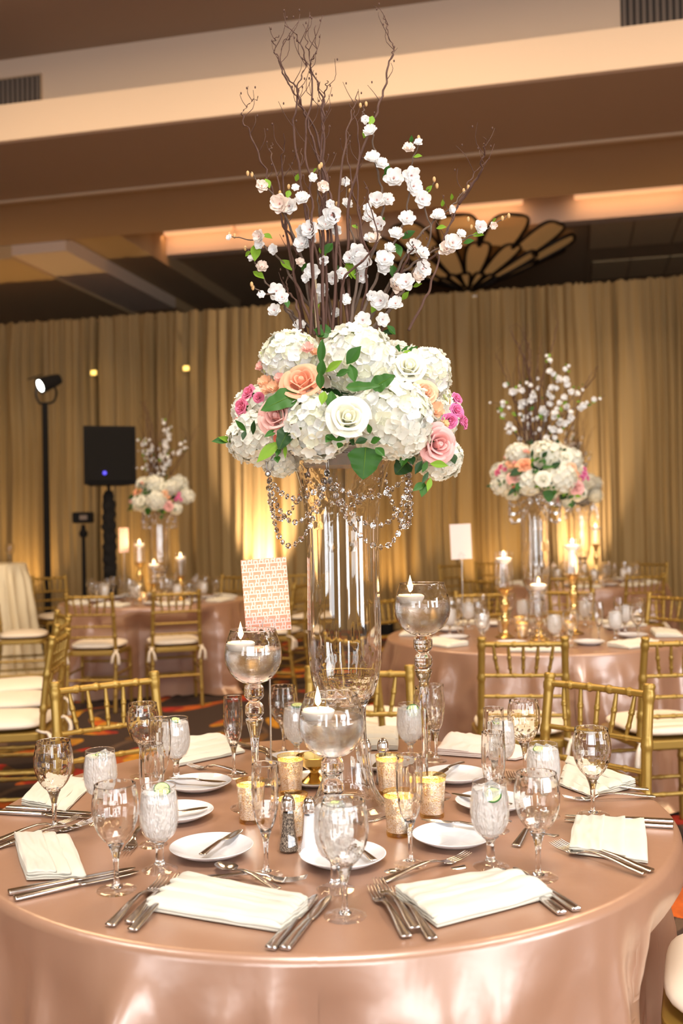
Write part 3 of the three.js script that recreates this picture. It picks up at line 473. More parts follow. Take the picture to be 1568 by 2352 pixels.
// cutlery along x: handle end at -L/2, tip at +L/2
function strip(st) {                                     // stations [x, half width, y, half thickness]
  return surf(10, st.length + 1, (u, v) => { const j = Math.min(st.length - 1, Math.max(0, Math.round(v * (st.length + 1)) - 1)), cap = v === 0 || v === 1 ? 0 : 1, a = u * 2 * Math.PI, [x, w, y, h] = st[j]; const c = Math.cos(a), s = Math.sin(a); return [x, y + h * cap * Math.sign(s) * Math.pow(Math.abs(s), 0.7), w * cap * Math.sign(c) * Math.pow(Math.abs(c), 0.7)]; }, true);
}
const CUT = {
  fork: { handle: strip([[-0.100, 0.0075, 0.004, 0.0016], [-0.098, 0.0098, 0.004, 0.0022], [-0.07, 0.0085, 0.0065, 0.0024], [-0.03, 0.0058, 0.012, 0.0024], [0.0, 0.0042, 0.0135, 0.0024], [0.022, 0.0046, 0.011, 0.0022], [0.034, 0.0085, 0.0065, 0.0015]]), head: mg(strip([[0.032, 0.007, 0.0072, 0.0013], [0.04, 0.0118, 0.0045, 0.0012], [0.05, 0.0124, 0.003, 0.0012], [0.058, 0.0124, 0.003, 0.0011]]), ...[-1.5, -0.5, 0.5, 1.5].map((k) => sweep([[0.055, 0.003, k * 0.0064], [0.075, 0.0042, k * 0.0062], [0.100, 0.0105, k * 0.0058]], (t) => 0.0021 - 0.0011 * t, 8, 6))) },
  spoon: { handle: strip([[-0.090, 0.0075, 0.004, 0.0016], [-0.088, 0.0095, 0.004, 0.002], [-0.06, 0.008, 0.007, 0.0022], [-0.02, 0.0055, 0.0125, 0.0022], [0.012, 0.0042, 0.013, 0.0022], [0.034, 0.0045, 0.0085, 0.002], [0.042, 0.006, 0.0075, 0.0015]]), bowl: surf(20, 12, (u, v) => { const a = u * 2 * Math.PI, x = 0.066 + Math.cos(a) * 0.029 * v * (1 + 0.1 * Math.cos(a)), z = Math.sin(a) * 0.0185 * v; return [x, 0.0012 + 0.0075 * v * v, z]; }) },
  knife: { handle: strip([[-0.112, 0.008, 0.0042, 0.003], [-0.110, 0.0098, 0.0042, 0.0041], [-0.06, 0.0088, 0.0044, 0.0042], [-0.008, 0.007, 0.0044, 0.0036], [0.004, 0.0058, 0.0042, 0.003]]), blade: strip([[0.0, 0.0055, 0.0042, 0.0022], [0.014, 0.0085, 0.0042, 0.0013], [0.05, 0.0098, 0.0042, 0.001], [0.085, 0.0092, 0.0042, 0.0009], [0.105, 0.006, 0.0042, 0.0007], [0.112, 0.0015, 0.0042, 0.0005]]) },
  butter: { handle: strip([[-0.082, 0.0065, 0.003, 0.0014], [-0.08, 0.008, 0.003, 0.002], [-0.05, 0.0065, 0.0055, 0.0022], [-0.01, 0.0042, 0.0075, 0.0022], [0.008, 0.0042, 0.0058, 0.002]]), blade: strip([[0.004, 0.0042, 0.006, 0.0016], [0.018, 0.0088, 0.0042, 0.001], [0.045, 0.0104, 0.0034, 0.0009], [0.068, 0.009, 0.003, 0.0008], [0.08, 0.0045, 0.003, 0.0006], [0.083, 0.001, 0.003, 0.0004]]) },
};
const cutProto = {}, CUTLEN = { fork: 0.2, spoon: 0.185, knife: 0.224, butter: 0.165 }, CUTNAME = { fork: ['fork', 'fork'], spoon: ['spoon', 'spoon'], knife: ['table_knife', 'knife'], butter: ['butter_knife', 'butter knife'] };
function cutlery(kind, tip, end, label, dy = 0, fixed = false, group) {
  const dx = tip[0] - end[0], dz = tip[1] - end[1], L = Math.hypot(dx, dz), turn = Math.atan2(-dz, dx), len = fixed ? CUTLEN[kind] : Math.min(CUTLEN[kind] * 1.06, Math.max(CUTLEN[kind] * 0.86, L)), k = len / CUTLEN[kind];
  const mx = end[0] + (dx / L) * len / 2, mz = end[1] + (dz / L) * len / 2, pos = [mx, T + dy, mz];
  let t;
  if (!cutProto[kind]) { t = cutProto[kind] = thing(CUTNAME[kind][0], label, CUTNAME[kind][1], pos, turn, group); for (const n in CUT[kind]) part(n, CUT[kind][n], M.steel, t); } else t = copy(cutProto[kind], pos, turn, label, group);
  t.scale.set(k, 1, 1); t.rotation.z = 0; return t;
}
const NP = { a: 'the long napkin at the front left', b: 'the napkin at the front right with an open corner', c: 'the square napkin near the left edge', i: 'the flat white napkin near the right edge', h: 'the pale yellow napkin by the right chair' };
for (const a of [
  ['fork', [-0.276, 0.396], [-0.338, 0.640], 'fork beside the long napkin at the front left, outermost of three'], ['fork', [-0.245, 0.373], [-0.309, 0.629], 'fork half under the long napkin at the front left, its tines showing above'], ['fork', [-0.229, 0.430], [-0.298, 0.660], 'fork mostly under the long napkin at the front left, only its handle end showing'],
  ['fork', [-0.026, 0.454], [-0.211, 0.429], 'dessert fork lying crosswise above the long front left napkin, tines to the flute'],
  ['fork', [0.079, 0.451], [0.137, 0.705], 'fork left of the front right napkin, outermost with bright tines'], ['fork', [0.118, 0.479], [0.176, 0.714], 'fork left of the front right napkin, closest to the napkin'], ['fork', [0.099, 0.478], [0.151, 0.688], 'fork resting on the other two left of the front right napkin', 0.006],
  ['fork', [0.311, 0.313], [0.110, 0.464], 'dessert fork above the front right napkin, its tines raised to the right'],
  ['fork', [-0.540, 0.038], [-0.683, 0.203], 'fork above the square napkin near the left edge, farthest of three'], ['fork', [-0.518, 0.087], [-0.662, 0.237], 'fork half under the square left napkin, middle of three'], ['fork', [-0.498, 0.079], [-0.642, 0.219], 'fork half under the square left napkin, its tines by the wine glass', 0.004],
  ['fork', [-0.388, 0.294], [-0.389, 0.083], 'dessert fork with its tines toward the front, behind the left wine glass'],
  ['fork', [-0.376, -0.415], [-0.217, -0.334], 'fork before the back left napkin, under the spoon'], ['fork', [0.460, -0.297], [0.465, -0.056], 'fork with tines upward between the right flutes and the goblet'],
  ['fork', [0.576, -0.106], [0.759, -0.101], 'fork by the pale yellow napkin, the farther of two'], ['fork', [0.537, -0.033], [0.755, -0.040], 'fork by the pale yellow napkin, the nearer of two'],
  ['fork', [0.451, 0.261], [0.600, 0.439], 'fork in front of the flat right napkin, touching its edge'], ['fork', [0.414, 0.251], [0.580, 0.460], 'fork in front of the flat right napkin, nearest the viewer', 0.003], ['fork', [0.469, 0.096], [0.379, 0.286], 'dessert fork lying between the front right goblet and wine glass'],
  ['knife', [-0.007, 0.524], [-0.072, 0.739], 'table knife right of the long front left napkin, the one under its corner'], ['knife', [0.016, 0.531], [-0.050, 0.740], 'table knife right of the long front left napkin, nearer the wine glass'],
  ['knife', [0.330, 0.411], [0.395, 0.625], 'table knife emerging from the front right napkin, the nearer of two'], ['knife', [0.354, 0.408], [0.422, 0.612], 'table knife emerging from the front right napkin, the farther of two'],
  ['knife', [-0.352, 0.372], [-0.553, 0.486], 'table knife below the square left napkin, the one touching it'], ['knife', [-0.341, 0.391], [-0.533, 0.515], 'table knife below the square left napkin, nearest the table edge'],
  ['knife', [-0.522, 0.010], [-0.735, -0.052], 'table knife behind the leftmost wine glass, the farther of two'], ['knife', [-0.520, 0.040], [-0.740, -0.016], 'table knife behind the leftmost wine glass, the nearer of two'],
  ['knife', [0.518, 0.093], [0.735, 0.149], 'table knife behind the flat right napkin, the farther of two'], ['knife', [0.511, 0.124], [0.724, 0.181], 'table knife behind the flat right napkin, the one under it'],
  ['knife', [-0.150, -0.550], [-0.28, -0.69], 'table knife by the back napkin, behind the left candle stem'], ['fork', [-0.130, -0.525], [-0.25, -0.64], 'fork by the back napkin, behind the left candle stem'],
  ['spoon', [-0.194, 0.378], [-0.073, 0.508], 'spoon above the long front left napkin, its bowl below the bread plate', 0.004], ['spoon', [0.118, 0.390], [0.270, 0.403], 'spoon above the front right napkin, bowl to the left', 0.004], ['spoon', [-0.401, 0.113], [-0.366, 0.303], 'spoon lying behind the left wine glass beside a dessert fork'], ['spoon', [-0.205, -0.431], [-0.327, -0.329], 'spoon before the back left napkin, at the flute foot', 0.003], ['spoon', [0.371, 0.224], [0.475, 0.086], 'spoon lying between the front right goblet and the right wine glass', 0.004],
]) cutlery(a[0], a[1], a[2], a[3], a[4] ?? 0);
[[[-0.169, 0.197], [-0.230, 0.350], 'butter knife aslant on the front left bread plate'], [[0.035, 0.27], [0.097, 0.400], 'butter knife on the middle bread plate, its handle over the right rim'], [[0.205, 0.150], [0.345, 0.225], 'butter knife across the front right bread plate'], [[0.290, -0.045], [0.41, 0.055], 'butter knife on the plate behind the front right goblet'], [[0.262, -0.20], [0.351, -0.34], 'butter knife on the plate right of the votives'], [[0.119, -0.30], [0.165, -0.45], 'butter knife on the plate behind the back right votive'], [[-0.130, -0.387], [-0.203, -0.520], 'butter knife leaning over the plate by the card rod'], [[-0.245, -0.184], [-0.395, -0.215], 'butter knife across the left bread plate'], [[-0.262, 0.030], [-0.39, 0.11], 'butter knife on the plate behind the front left goblet']].forEach(([p, q, l]) => { const t = cutlery('butter', p, q, l, 0.0155); });
// folded napkins: a padded body with rolled layered edges and flaps stepping down across the top
function napkin(c, o, label, mat = M.napkin, name = 'folded_napkin', cat = 'napkin', group) {
  const h = o.h ?? 0.020, q = (s, t) => { const k = [(1 - s) * (1 - t), s * (1 - t), s * t, (1 - s) * t]; return [0, 1].map((i) => c[0][i] * k[0] + c[1][i] * k[1] + c[2][i] * k[2] + c[3][i] * k[3]); };
  const ox = q(0.5, 0.5), th = thing(name, label, cat, [ox[0], T, ox[1]], 0, group), seed = o.seed ?? 1;
  const slab = (s0, s1, t0, t1, y0, y1, layers, lift) => {
    const NU = 26, NV = 18, pos = [], grid = [];
    const edge = (x) => Math.min(1, x / 0.035), rnd1 = (e) => Math.sqrt(Math.max(0, 1 - (1 - e) * (1 - e)));
    const topY = (s, t) => { const e = rnd1(edge(Math.min(s, 1 - s, (t), (1 - t)) * 1.0)); return y0 + (y1 - y0) * (0.55 + 0.45 * e) + 0.0022 * N2(s * 3 + seed, t * 3) + lift(s, t); };
    const top = surf(NU, NV, (s, t) => { const p = q(s0 + (s1 - s0) * s, t0 + (t1 - t0) * t); return [p[0] - ox[0], topY(s, t), p[1] - ox[1]]; });
    // layered side wall all round
    const per = 96, rows = layers * 6, wall = surf(per, rows, (u, v) => {
      const k = u * 4, i = Math.floor(k) % 4, f = k - Math.floor(k), [s, t] = [[f, 0], [1, f], [1 - f, 1], [0, 1 - f]][i], p = q(s0 + (s1 - s0) * s, t0 + (t1 - t0) * t), m = q((s0 + s1) / 2, (t0 + t1) / 2);
      const yt = topY(s, t), y = y0 + (yt - y0) * v, b = 0.0035 * Math.pow(Math.abs(Math.sin(v * layers * Math.PI)), 0.6), d = Math.hypot(p[0] - m[0], p[1] - m[1]), k2 = 1 + b / d;
      return [m[0] + (p[0] - m[0]) * k2 - ox[0], y + 0.0, m[1] + (p[1] - m[1]) * k2 - ox[1]];
    });
    const W = surf(per, 1, (u, v) => { const k = u * 4, i = Math.floor(k) % 4, f = k - Math.floor(k), [s, t] = [[f, 0], [1, f], [1 - f, 1], [0, 1 - f]][i], p = q(s0 + (s1 - s0) * s, t0 + (t1 - t0) * t); return v ? [p[0] - ox[0], y0, p[1] - ox[1]] : [0, y0, 0]; });
    return mg(top, wall, W);
  };
  const lift = o.lift ?? (() => 0);
  part('folded_body', slab(0, 1, 0, 1, 0.001, h * 0.62, o.layers ?? 2, lift), mat, th);
  (o.flaps ?? [[0, 1, 0, 0.72], [0, 1, 0, 0.45]]).forEach(([a, b, d, e], i) => part('flap', slab(a, b, d, e, h * (0.50 + 0.2 * i), h * (0.82 + 0.2 * i), 1, lift), mat, th));
  return th;
}
const NAPKINS = [
  [[[-0.243, 0.464], [-0.022, 0.592], [-0.063, 0.674], [-0.293, 0.572]], { h: 0.022, seed: 2, flaps: [[0, 1, 0, 0.93], [0, 1, 0, 0.62], [0, 1, 0, 0.36]], lift: (s, t) => 0.003 }, 'ivory napkin, long and folded, at the front left between forks and knives'],
  [[[0.132, 0.534], [0.318, 0.466], [0.392, 0.552], [0.189, 0.667]], { h: 0.021, seed: 5, flaps: [[0, 1, 0, 0.9], [0, 1, 0, 0.55]], lift: (s, t) => 0.003 + 0.012 * Math.exp(-Math.pow((s - 1) / 0.2, 2) - Math.pow((t - 0.75) / 0.25, 2)) }, 'ivory napkin at the front right with an open raised corner'],
  [[[-0.640, 0.186], [-0.530, 0.178], [-0.434, 0.417], [-0.541, 0.418]], { h: 0.020, seed: 8, flaps: [[0, 0.75, 0, 1], [0, 0.5, 0, 1]], lift: () => 0.002 }, 'ivory napkin, nearly square, near the left edge above two knives'],
  [[[-0.725, -0.328], [-0.590, -0.267], [-0.590, -0.011], [-0.710, -0.082]], { h: 0.018, seed: 11, flaps: [[0, 0.8, 0, 1], [0, 0.55, 0, 1]] }, 'white pointed napkin behind the leftmost wine glass'],
  [[[-0.447, -0.630], [-0.328, -0.705], [-0.240, -0.570], [-0.403, -0.422]], { h: 0.026, seed: 14, layers: 3, flaps: [[0, 1, 0, 0.85], [0, 1, 0, 0.6], [0, 1, 0, 0.3]] }, 'pale yellow layered napkin at the back left behind a flute'],
  [[[0.103, -0.735], [0.203, -0.728], [0.193, -0.566], [0.086, -0.575]], { h: 0.045, seed: 17, layers: 4, flaps: [[0, 1, 0, 0.8]] }, 'pale napkin stacked thick at the back edge behind the shakers'],
  [[[0.301, -0.499], [0.414, -0.700], [0.573, -0.477], [0.500, -0.419]], { h: 0.022, seed: 20, layers: 2, flaps: [[0, 1, 0, 0.75], [0, 0.8, 0, 0.4]], lift: (s, t) => 0.028 * Math.exp(-Math.pow((s - 0.45) / 0.3, 2)) * (1 - t) }, 'blush pink fanned napkin at the back right behind the flutes', M.pinkNapkin],
  [[[0.631, -0.370], [0.735, -0.131], [0.614, -0.050], [0.565, -0.159]], { h: 0.020, seed: 23, flaps: [[0, 1, 0, 0.85], [0, 1, 0, 0.6], [0, 1, 0, 0.3]] }, 'pale yellow pleated napkin at the right before the nearest chair'],
  [[[0.532, 0.142], [0.675, 0.138], [0.605, 0.391], [0.476, 0.328]], { h: 0.018, seed: 26, flaps: [[0, 0.72, 0, 1], [0, 0.42, 0, 1]], lift: () => 0.002 }, 'flat white napkin near the right edge above two forks'],
];
for (const [c, o, l, m] of NAPKINS) napkin(c, o, l, m);
// mercury glass votives with a lit candle in each
const flameGeo = lathe([[0, -0.002], [0.0028, 0.001], [0.0042, 0.0055], [0.0034, 0.012], [0.0015, 0.020], [0, 0.026]], 14, 20);
function flame(x, y, z, I, owner, s = 1) {
  const f = part('flame', flameGeo, M.flame, owner); f.position.set(0, y, 0); f.scale.setScalar(s);
  if (I) { const L = new THREE.PointLight(new THREE.Color().setRGB(1, 0.66, 0.32), I); L.shadow.radius = 0.35; L.position.set(x, owner.position.y + y + 0.009 * s, z); L.castShadow = true; scene.add(L); }
}
const VG = { cup: lathe([[0.0255, 0.009], [0.0275, 0.04], [0.0312, 0.080]], 36), band: lathe([[0.0312, 0.080], [0.0322, 0.089]], 36), base: lathe([[0, 0], [0.0262, 0], [0.0268, 0.004], [0.0264, 0.0085], [0, 0.0085]], 36), rim: new THREE.TorusGeometry(0.0322, 0.001, 6, 36).rotateX(Math.PI / 2).translate(0, 0.089, 0) };
const VC = lathe([[0, 0.0], [0.018, 0.0], [0.019, 0.002], [0.018, 0.028], [0.015, 0.029], [0, 0.027]], 24);
const VOT = [[[-0.160, 0.081], 'left of the front flute'], [[-0.085, -0.143], 'by the butter bowl'], [[-0.064, 0.198], 'behind the pepper shaker'], [[0.150, -0.126], 'at the back, right of the vase foot'], [[0.155, 0.191], 'behind the right front flute'], [[0.234, 0.068], 'beside the right bread plates']];
let vot0, vc0;
VOT.forEach(([p, l], i) => {
  if (!i) { vot0 = thing('votive_holder', 'gold mercury glass votive holder ' + l, 'votive holder', at(p)); part('cup', VG.cup, M.votive, vot0); part('clear_band', VG.band, M.amberGlass, vot0); part('base', VG.base, M.amberGlass, vot0); part('rim', VG.rim, M.amberGlass, vot0); } else copy(vot0, at(p), i, 'gold mercury glass votive holder ' + l);
  const c = thing('votive_candle', 'lit candle inside the gold votive ' + l, 'candle', at(p, T + 0.0088));
  part('wax', VC, M.wax, c); part('wick', new THREE.CylinderGeometry(0.0007, 0.0007, 0.008, 6).translate(0, 0.031, 0), M.wick, c); flame(p[0], 0.037, p[1], 0.022, c, 0.8);
});
// three bowls on turned glass stems with a floating candle each
const bowlR = 0.0655, bowlGeo = shell([[0.012, -0.062], [0.03, -0.058], [0.05, -0.042], [0.063, -0.018], [0.0655, 0.004], [0.062, 0.03], [0.0535, 0.056], [0.052, 0.060]], 0.001, 56, 44), waterGeo = lathe([[0, -0.0605], [0.02, -0.0595], [0.0345, -0.0545], [0.049, -0.041], [0.0615, -0.0175], [0.064, 0.004], [0.0628, 0.014], [0.061, 0.016], [0, 0.0158]], 48), bowlRim = new THREE.TorusGeometry(0.052, 0.0012, 6, 48).rotateX(Math.PI / 2).translate(0, 0.06, 0);
const candleGeo = lathe([[0, -0.013], [0.018, -0.0125], [0.026, -0.004], [0.0325, 0.008], [0.0325, 0.0125], [0.029, 0.015], [0, 0.0145]], 32);
const knobGeo = lathe([[0, 0.024], [0.012, 0.0225], [0.0215, 0.012], [0.0225, 0], [0.0215, -0.010], [0.010, -0.0215], [0, -0.0225]], 28, 30);
function candleStand(pos, H, label, lab2, offs, I = 0.10, group) {
  const t = thing('glass_candle_holder', label, 'candle holder', pos, 0, group), b = H - 0.06;
  const g = (geo, y) => geo.clone().translate(0, y, 0);
  part('bowl', g(bowlGeo, b), M.crystal, t); part('rim', g(bowlRim, b), M.crystal, t); part('water', g(waterGeo, b), M.water, t);
  part('knob', g(knobGeo, b - 0.0825), M.crystal, t); part('knob', g(knobGeo.clone().scale(0.95, 0.9, 0.95), b - 0.124), M.crystal, t);
  const y0 = b - 0.142;
  part('stem', lathe([[0, y0], [0.0195, y0 - 0.001], [0.017, y0 - 0.016], [0.0105, y0 - 0.045], [0.0075, y0 * 0.5], [0.0068, 0.04], [0.012, 0.014], [0.02, 0.008], [0, 0.006]], 24, 40), M.crystal, t);
  part('foot', lathe([[0, 0.0095], [0.018, 0.0085], [0.04, 0.004], [0.058, 0.002], [0.0595, 0.001], [0.058, 0], [0, 0]], 40), M.glass, t);
  const c = thing('floating_candle', lab2, 'candle', [pos[0] + offs[0], pos[1] + b + 0.019, pos[2] + offs[1]], 0, group);
  part('wax', candleGeo, M.wax, c); part('wick', new THREE.CylinderGeometry(0.0008, 0.0008, 0.008, 6).translate(0, 0.018, 0), M.wick, c); flame(pos[0] + offs[0], 0.0235, pos[2] + offs[1], I, c, 1.45);
}
candleStand([-0.159, T, -0.027], 0.405, 'crackle glass candle bowl on a stem, left of the vase before the pink card', 'lit floating candle in the left glass bowl', [-0.027, 0.012]);
candleStand([0.234, T, -0.090], 0.500, 'crackle glass candle bowl on the tallest stem, right of the vase', 'lit floating candle in the tallest bowl, right of the vase', [-0.028, 0.010]);
candleStand([0.021, T, 0.273], 0.305, 'crackle glass candle bowl on the shortest stem, in front of the vase', 'lit floating candle in the short bowl before the vase', [-0.026, 0.014]);
// salt and pepper shakers, a pair in front and a pair at the back
{
  const body = toCreasedNormals(new THREE.LatheGeometry([[0.0, 0], [0.0245, 0], [0.0250, 0.004], [0.021, 0.014], [0.0165, 0.04], [0.014, 0.07], [0.0135, 0.082], [0.0128, 0.084]].map((p) => new THREE.Vector2(...p)), 8), 0.5);
  const fill = lathe([[0, 0.003], [0.0185, 0.003], [0.0180, 0.012], [0.0135, 0.04], [0.0112, 0.07], [0.0108, 0.076], [0, 0.077]], 20), cap = lathe([[0.0135, 0.081], [0.0145, 0.083], [0.0138, 0.086], [0.0146, 0.089], [0.0138, 0.092], [0.0140, 0.096], [0.0118, 0.104], [0.006, 0.1105], [0.0, 0.1125]], 24);
  for (const [p, k, l] of [[[-0.068, 0.279], 'pepper', 'glass pepper shaker with a steel cap, in front beside the salt'], [[-0.025, 0.299], 'salt', 'glass salt shaker with a steel cap, in front beside the pepper'], [[0.097, -0.217], 'salt', 'glass salt shaker at the back right of the vase foot'], [[0.140, -0.214], 'pepper', 'glass pepper shaker at the back behind a votive']]) {
    const t = thing(k + '_shaker', l, k + ' shaker', at(p)); part('glass_body', body, M.glass, t); part(k, fill, M[k], t); part('cap', cap, M.silver, t);
  }
}
// butter in a footed metal bowl on a saucer
{
  const p = [-0.031, -0.226]; solo('saucer', plateGeo.clone().scale(0.92, 0.8, 0.92), M.china, 'white saucer under the footed butter bowl', 'saucer', at(p));
  const t = thing('butter_bowl', 'footed silver bowl of butter behind the short candle bowl', 'butter bowl', at(p, T + 0.0052));
  part('bowl', lathe([[0.0, 0.030], [0.02, 0.032], [0.036, 0.044], [0.043, 0.060], [0.046, 0.064], [0.044, 0.065], [0.041, 0.060], [0.034, 0.047], [0.018, 0.036], [0, 0.034]], 40), M.brass, t);
  part('foot', lathe([[0.034, 0.0], [0.035, 0.002], [0.02, 0.012], [0.010, 0.022], [0.014, 0.031], [0, 0.031], [0, 0.0]], 32), M.brass, t);
  const bu = thing('butter', 'pale yellow scoops of butter in the footed bowl', 'butter', at(p, T + 0.0412)); part('scoops', mg(new THREE.SphereGeometry(0.017, 16, 10).translate(-0.014, 0.022, 0.006), new THREE.SphereGeometry(0.016, 16, 10).translate(0.014, 0.021, 0.002), new THREE.SphereGeometry(0.015, 16, 10).translate(0, 0.020, -0.016), lathe([[0, 0.004], [0.03, 0.006], [0.033, 0.014], [0.02, 0.019], [0, 0.02]], 24)), M.butter, bu);
}
// table cards on wire stands
const cardTex = (() => {
  const W = 256, H = 410, c = document.createElement('canvas'); c.width = W; c.height = H; const g = c.getContext('2d');
  g.fillStyle = '#f0a78d'; g.fillRect(0, 0, W, H); g.strokeStyle = '#fbe3dc'; g.lineWidth = 6.5;
  const cw = 32.5, rh = 42; for (let r = -1; r < 11; r++) { const oy = r * rh + 8, off = r % 2 ? cw : 0; for (let k = -1; k < 9; k++) g.strokeRect(k * cw + 8, oy, 19, 19); g.beginPath(); for (let k = -1; k < 9; k++) { const x = k * cw + 8; g.moveTo(x - 13, oy + 19); g.lineTo(x + 19, oy + 19); } g.stroke(); for (let k = -2; k < 6; k++) { const x = k * 2 * cw + off + 14; g.beginPath(); g.moveTo(x, oy + 19); g.lineTo(x, oy + rh); g.moveTo(x + 15, oy + 19); g.lineTo(x + 15, oy + rh); g.stroke(); } }
  const t = new THREE.CanvasTexture(c); t.colorSpace = THREE.SRGBColorSpace; return t;
})();
const cardMat = std([1, 1, 1], 0.8, 0, { map: cardTex }), cardPlain = std([0.86, 0.72, 0.66], 0.85);
function tableCard(pos, h, turn, tilt, w, hh, mat, label, slabel) {
  const s = thing('card_stand', slabel, 'card stand', pos, turn);
  part('base', lathe([[0, 0], [0.034, 0], [0.035, 0.003], [0.03, 0.006], [0.006, 0.009], [0, 0.01]], 28), M.wire, s);
  part('rod', sweep([[0, 0.006, 0], [0, h * 0.5, 0], [0, h, 0]], 0.0026, 8, 8), M.wire, s);
  const loop = (z) => sweep([...Array(15)].map((_, k) => { const a = -Math.PI / 2 + 0.25 + (k / 14) * (2 * Math.PI - 0.5); return [Math.cos(a) * 0.0165, h + 0.0165 + Math.sin(a) * 0.0215, z]; }), 0.0009, 40, 6);
  part('clip_loop', loop(0.0016), M.wire, s); part('clip_loop', loop(-0.0016), M.wire, s);
  const g = new THREE.BoxGeometry(w, hh, 0.0008).translate(0, hh / 2, 0), c = solo('table_card', g, mat, label, 'table card', [pos[0], pos[1] + h + 0.004, pos[2]], turn);
  c.rotation.z = tilt; return c;
}
tableCard([-0.138, T, -0.234], 0.374, 0.06, 0.058, 0.113, 0.182, cardMat, 'blush table card with a white lattice print, behind the left candle bowl', 'thin wire card stand behind the left candle stem');
const HYDRANGEAS = [[[-.105,.205,.070],0.064], [[.037,.194,.100],0.082], [[.181,.171,.050],0.063], [[-.051,.050,.170],0.074], [[.106,.062,.160],0.086], [[-.186,.040,.050],0.061], [[.215,-.012,.040],0.051], [[.123,.154,.050],0.068], [[-.136,-.007,.020],0.043], [[-.079,.182,-.120],0.078], [[.108,.201,-.130],0.083], [[-.181,.107,-.080],0.068], [[.212,.097,-.100],0.068], [[.011,.060,-.170],0.068]];
const ROSES = [[[-.078,.139,.185],0.047,"peach",[-0.15,0.62,0.77]], [[-.131,.069,.190],0.043,"blush",[-0.3,0.25,0.9]], [[.015,.056,.262],0.045,"white",[0.05,0.3,0.95]], [[.149,.176,.125],0.037,"white",[0.1,0.45,0.88]], [[.179,.119,.145],0.030,"apricot",[0.35,0.4,0.85]], [[.206,.010,.130],0.045,"pink",[0.4,0.0,0.9]], [[-.201,.137,.060],0.019,"hot",[-0.7,0.4,0.6]], [[-.217,.106,.060],0.021,"hot",[-0.7,0.1,0.7]], [[-.177,.123,.080],0.013,"hot",[-0.2,0.2,0.9]], [[.258,.117,.050],0.015,"magenta",[0.6,0.5,0.6]], [[.255,.089,.060],0.018,"magenta",[0.5,0.3,0.8]], [[.239,.066,.070],0.018,"magenta",[0.1,-0.1,1]], [[.273,.065,.050],0.017,"magenta",[0.9,0.1,0.4]], [[-.231,.072,.030],0.014,"coral",[-0.8,0,0.6]], [[-.127,.026,.150],0.016,"coral",[-0.1,-0.4,0.9]]];
const STOCKS = [[[.199,.083,.120],0.021,"apricot"], [[-.159,.151,.100],0.017,"apricot"], [[-.170,.189,.080],0.012,"blush"], [[-.138,.136,.130],0.016,"apricot"], [[-.066,.216,.140],0.014,"blush"], [[-.153,.133,.120],0.014,"apricot"], [[-.126,.155,.130],0.013,"blush"], [[.225,.056,.100],0.009,"butter"], [[-.051,.208,.140],0.010,"apricot"]];
const BUDS = [[[-.171,.219,.080],0.006], [[-.162,.223,.080],0.005], [[-.167,.211,.080],0.006], [[-.163,.180,.090],0.005], [[-.152,.180,.090],0.005], [[-.076,.248,.100],0.006], [[-.070,.253,.100],0.005], [[-.065,.246,.100],0.005], [[.228,.119,.070],0.008], [[.239,.108,.080],0.007], [[.239,.121,.080],0.005], [[.232,.112,.080],0.006], [[.217,.063,.100],0.005], [[.223,.068,.100],0.005]];
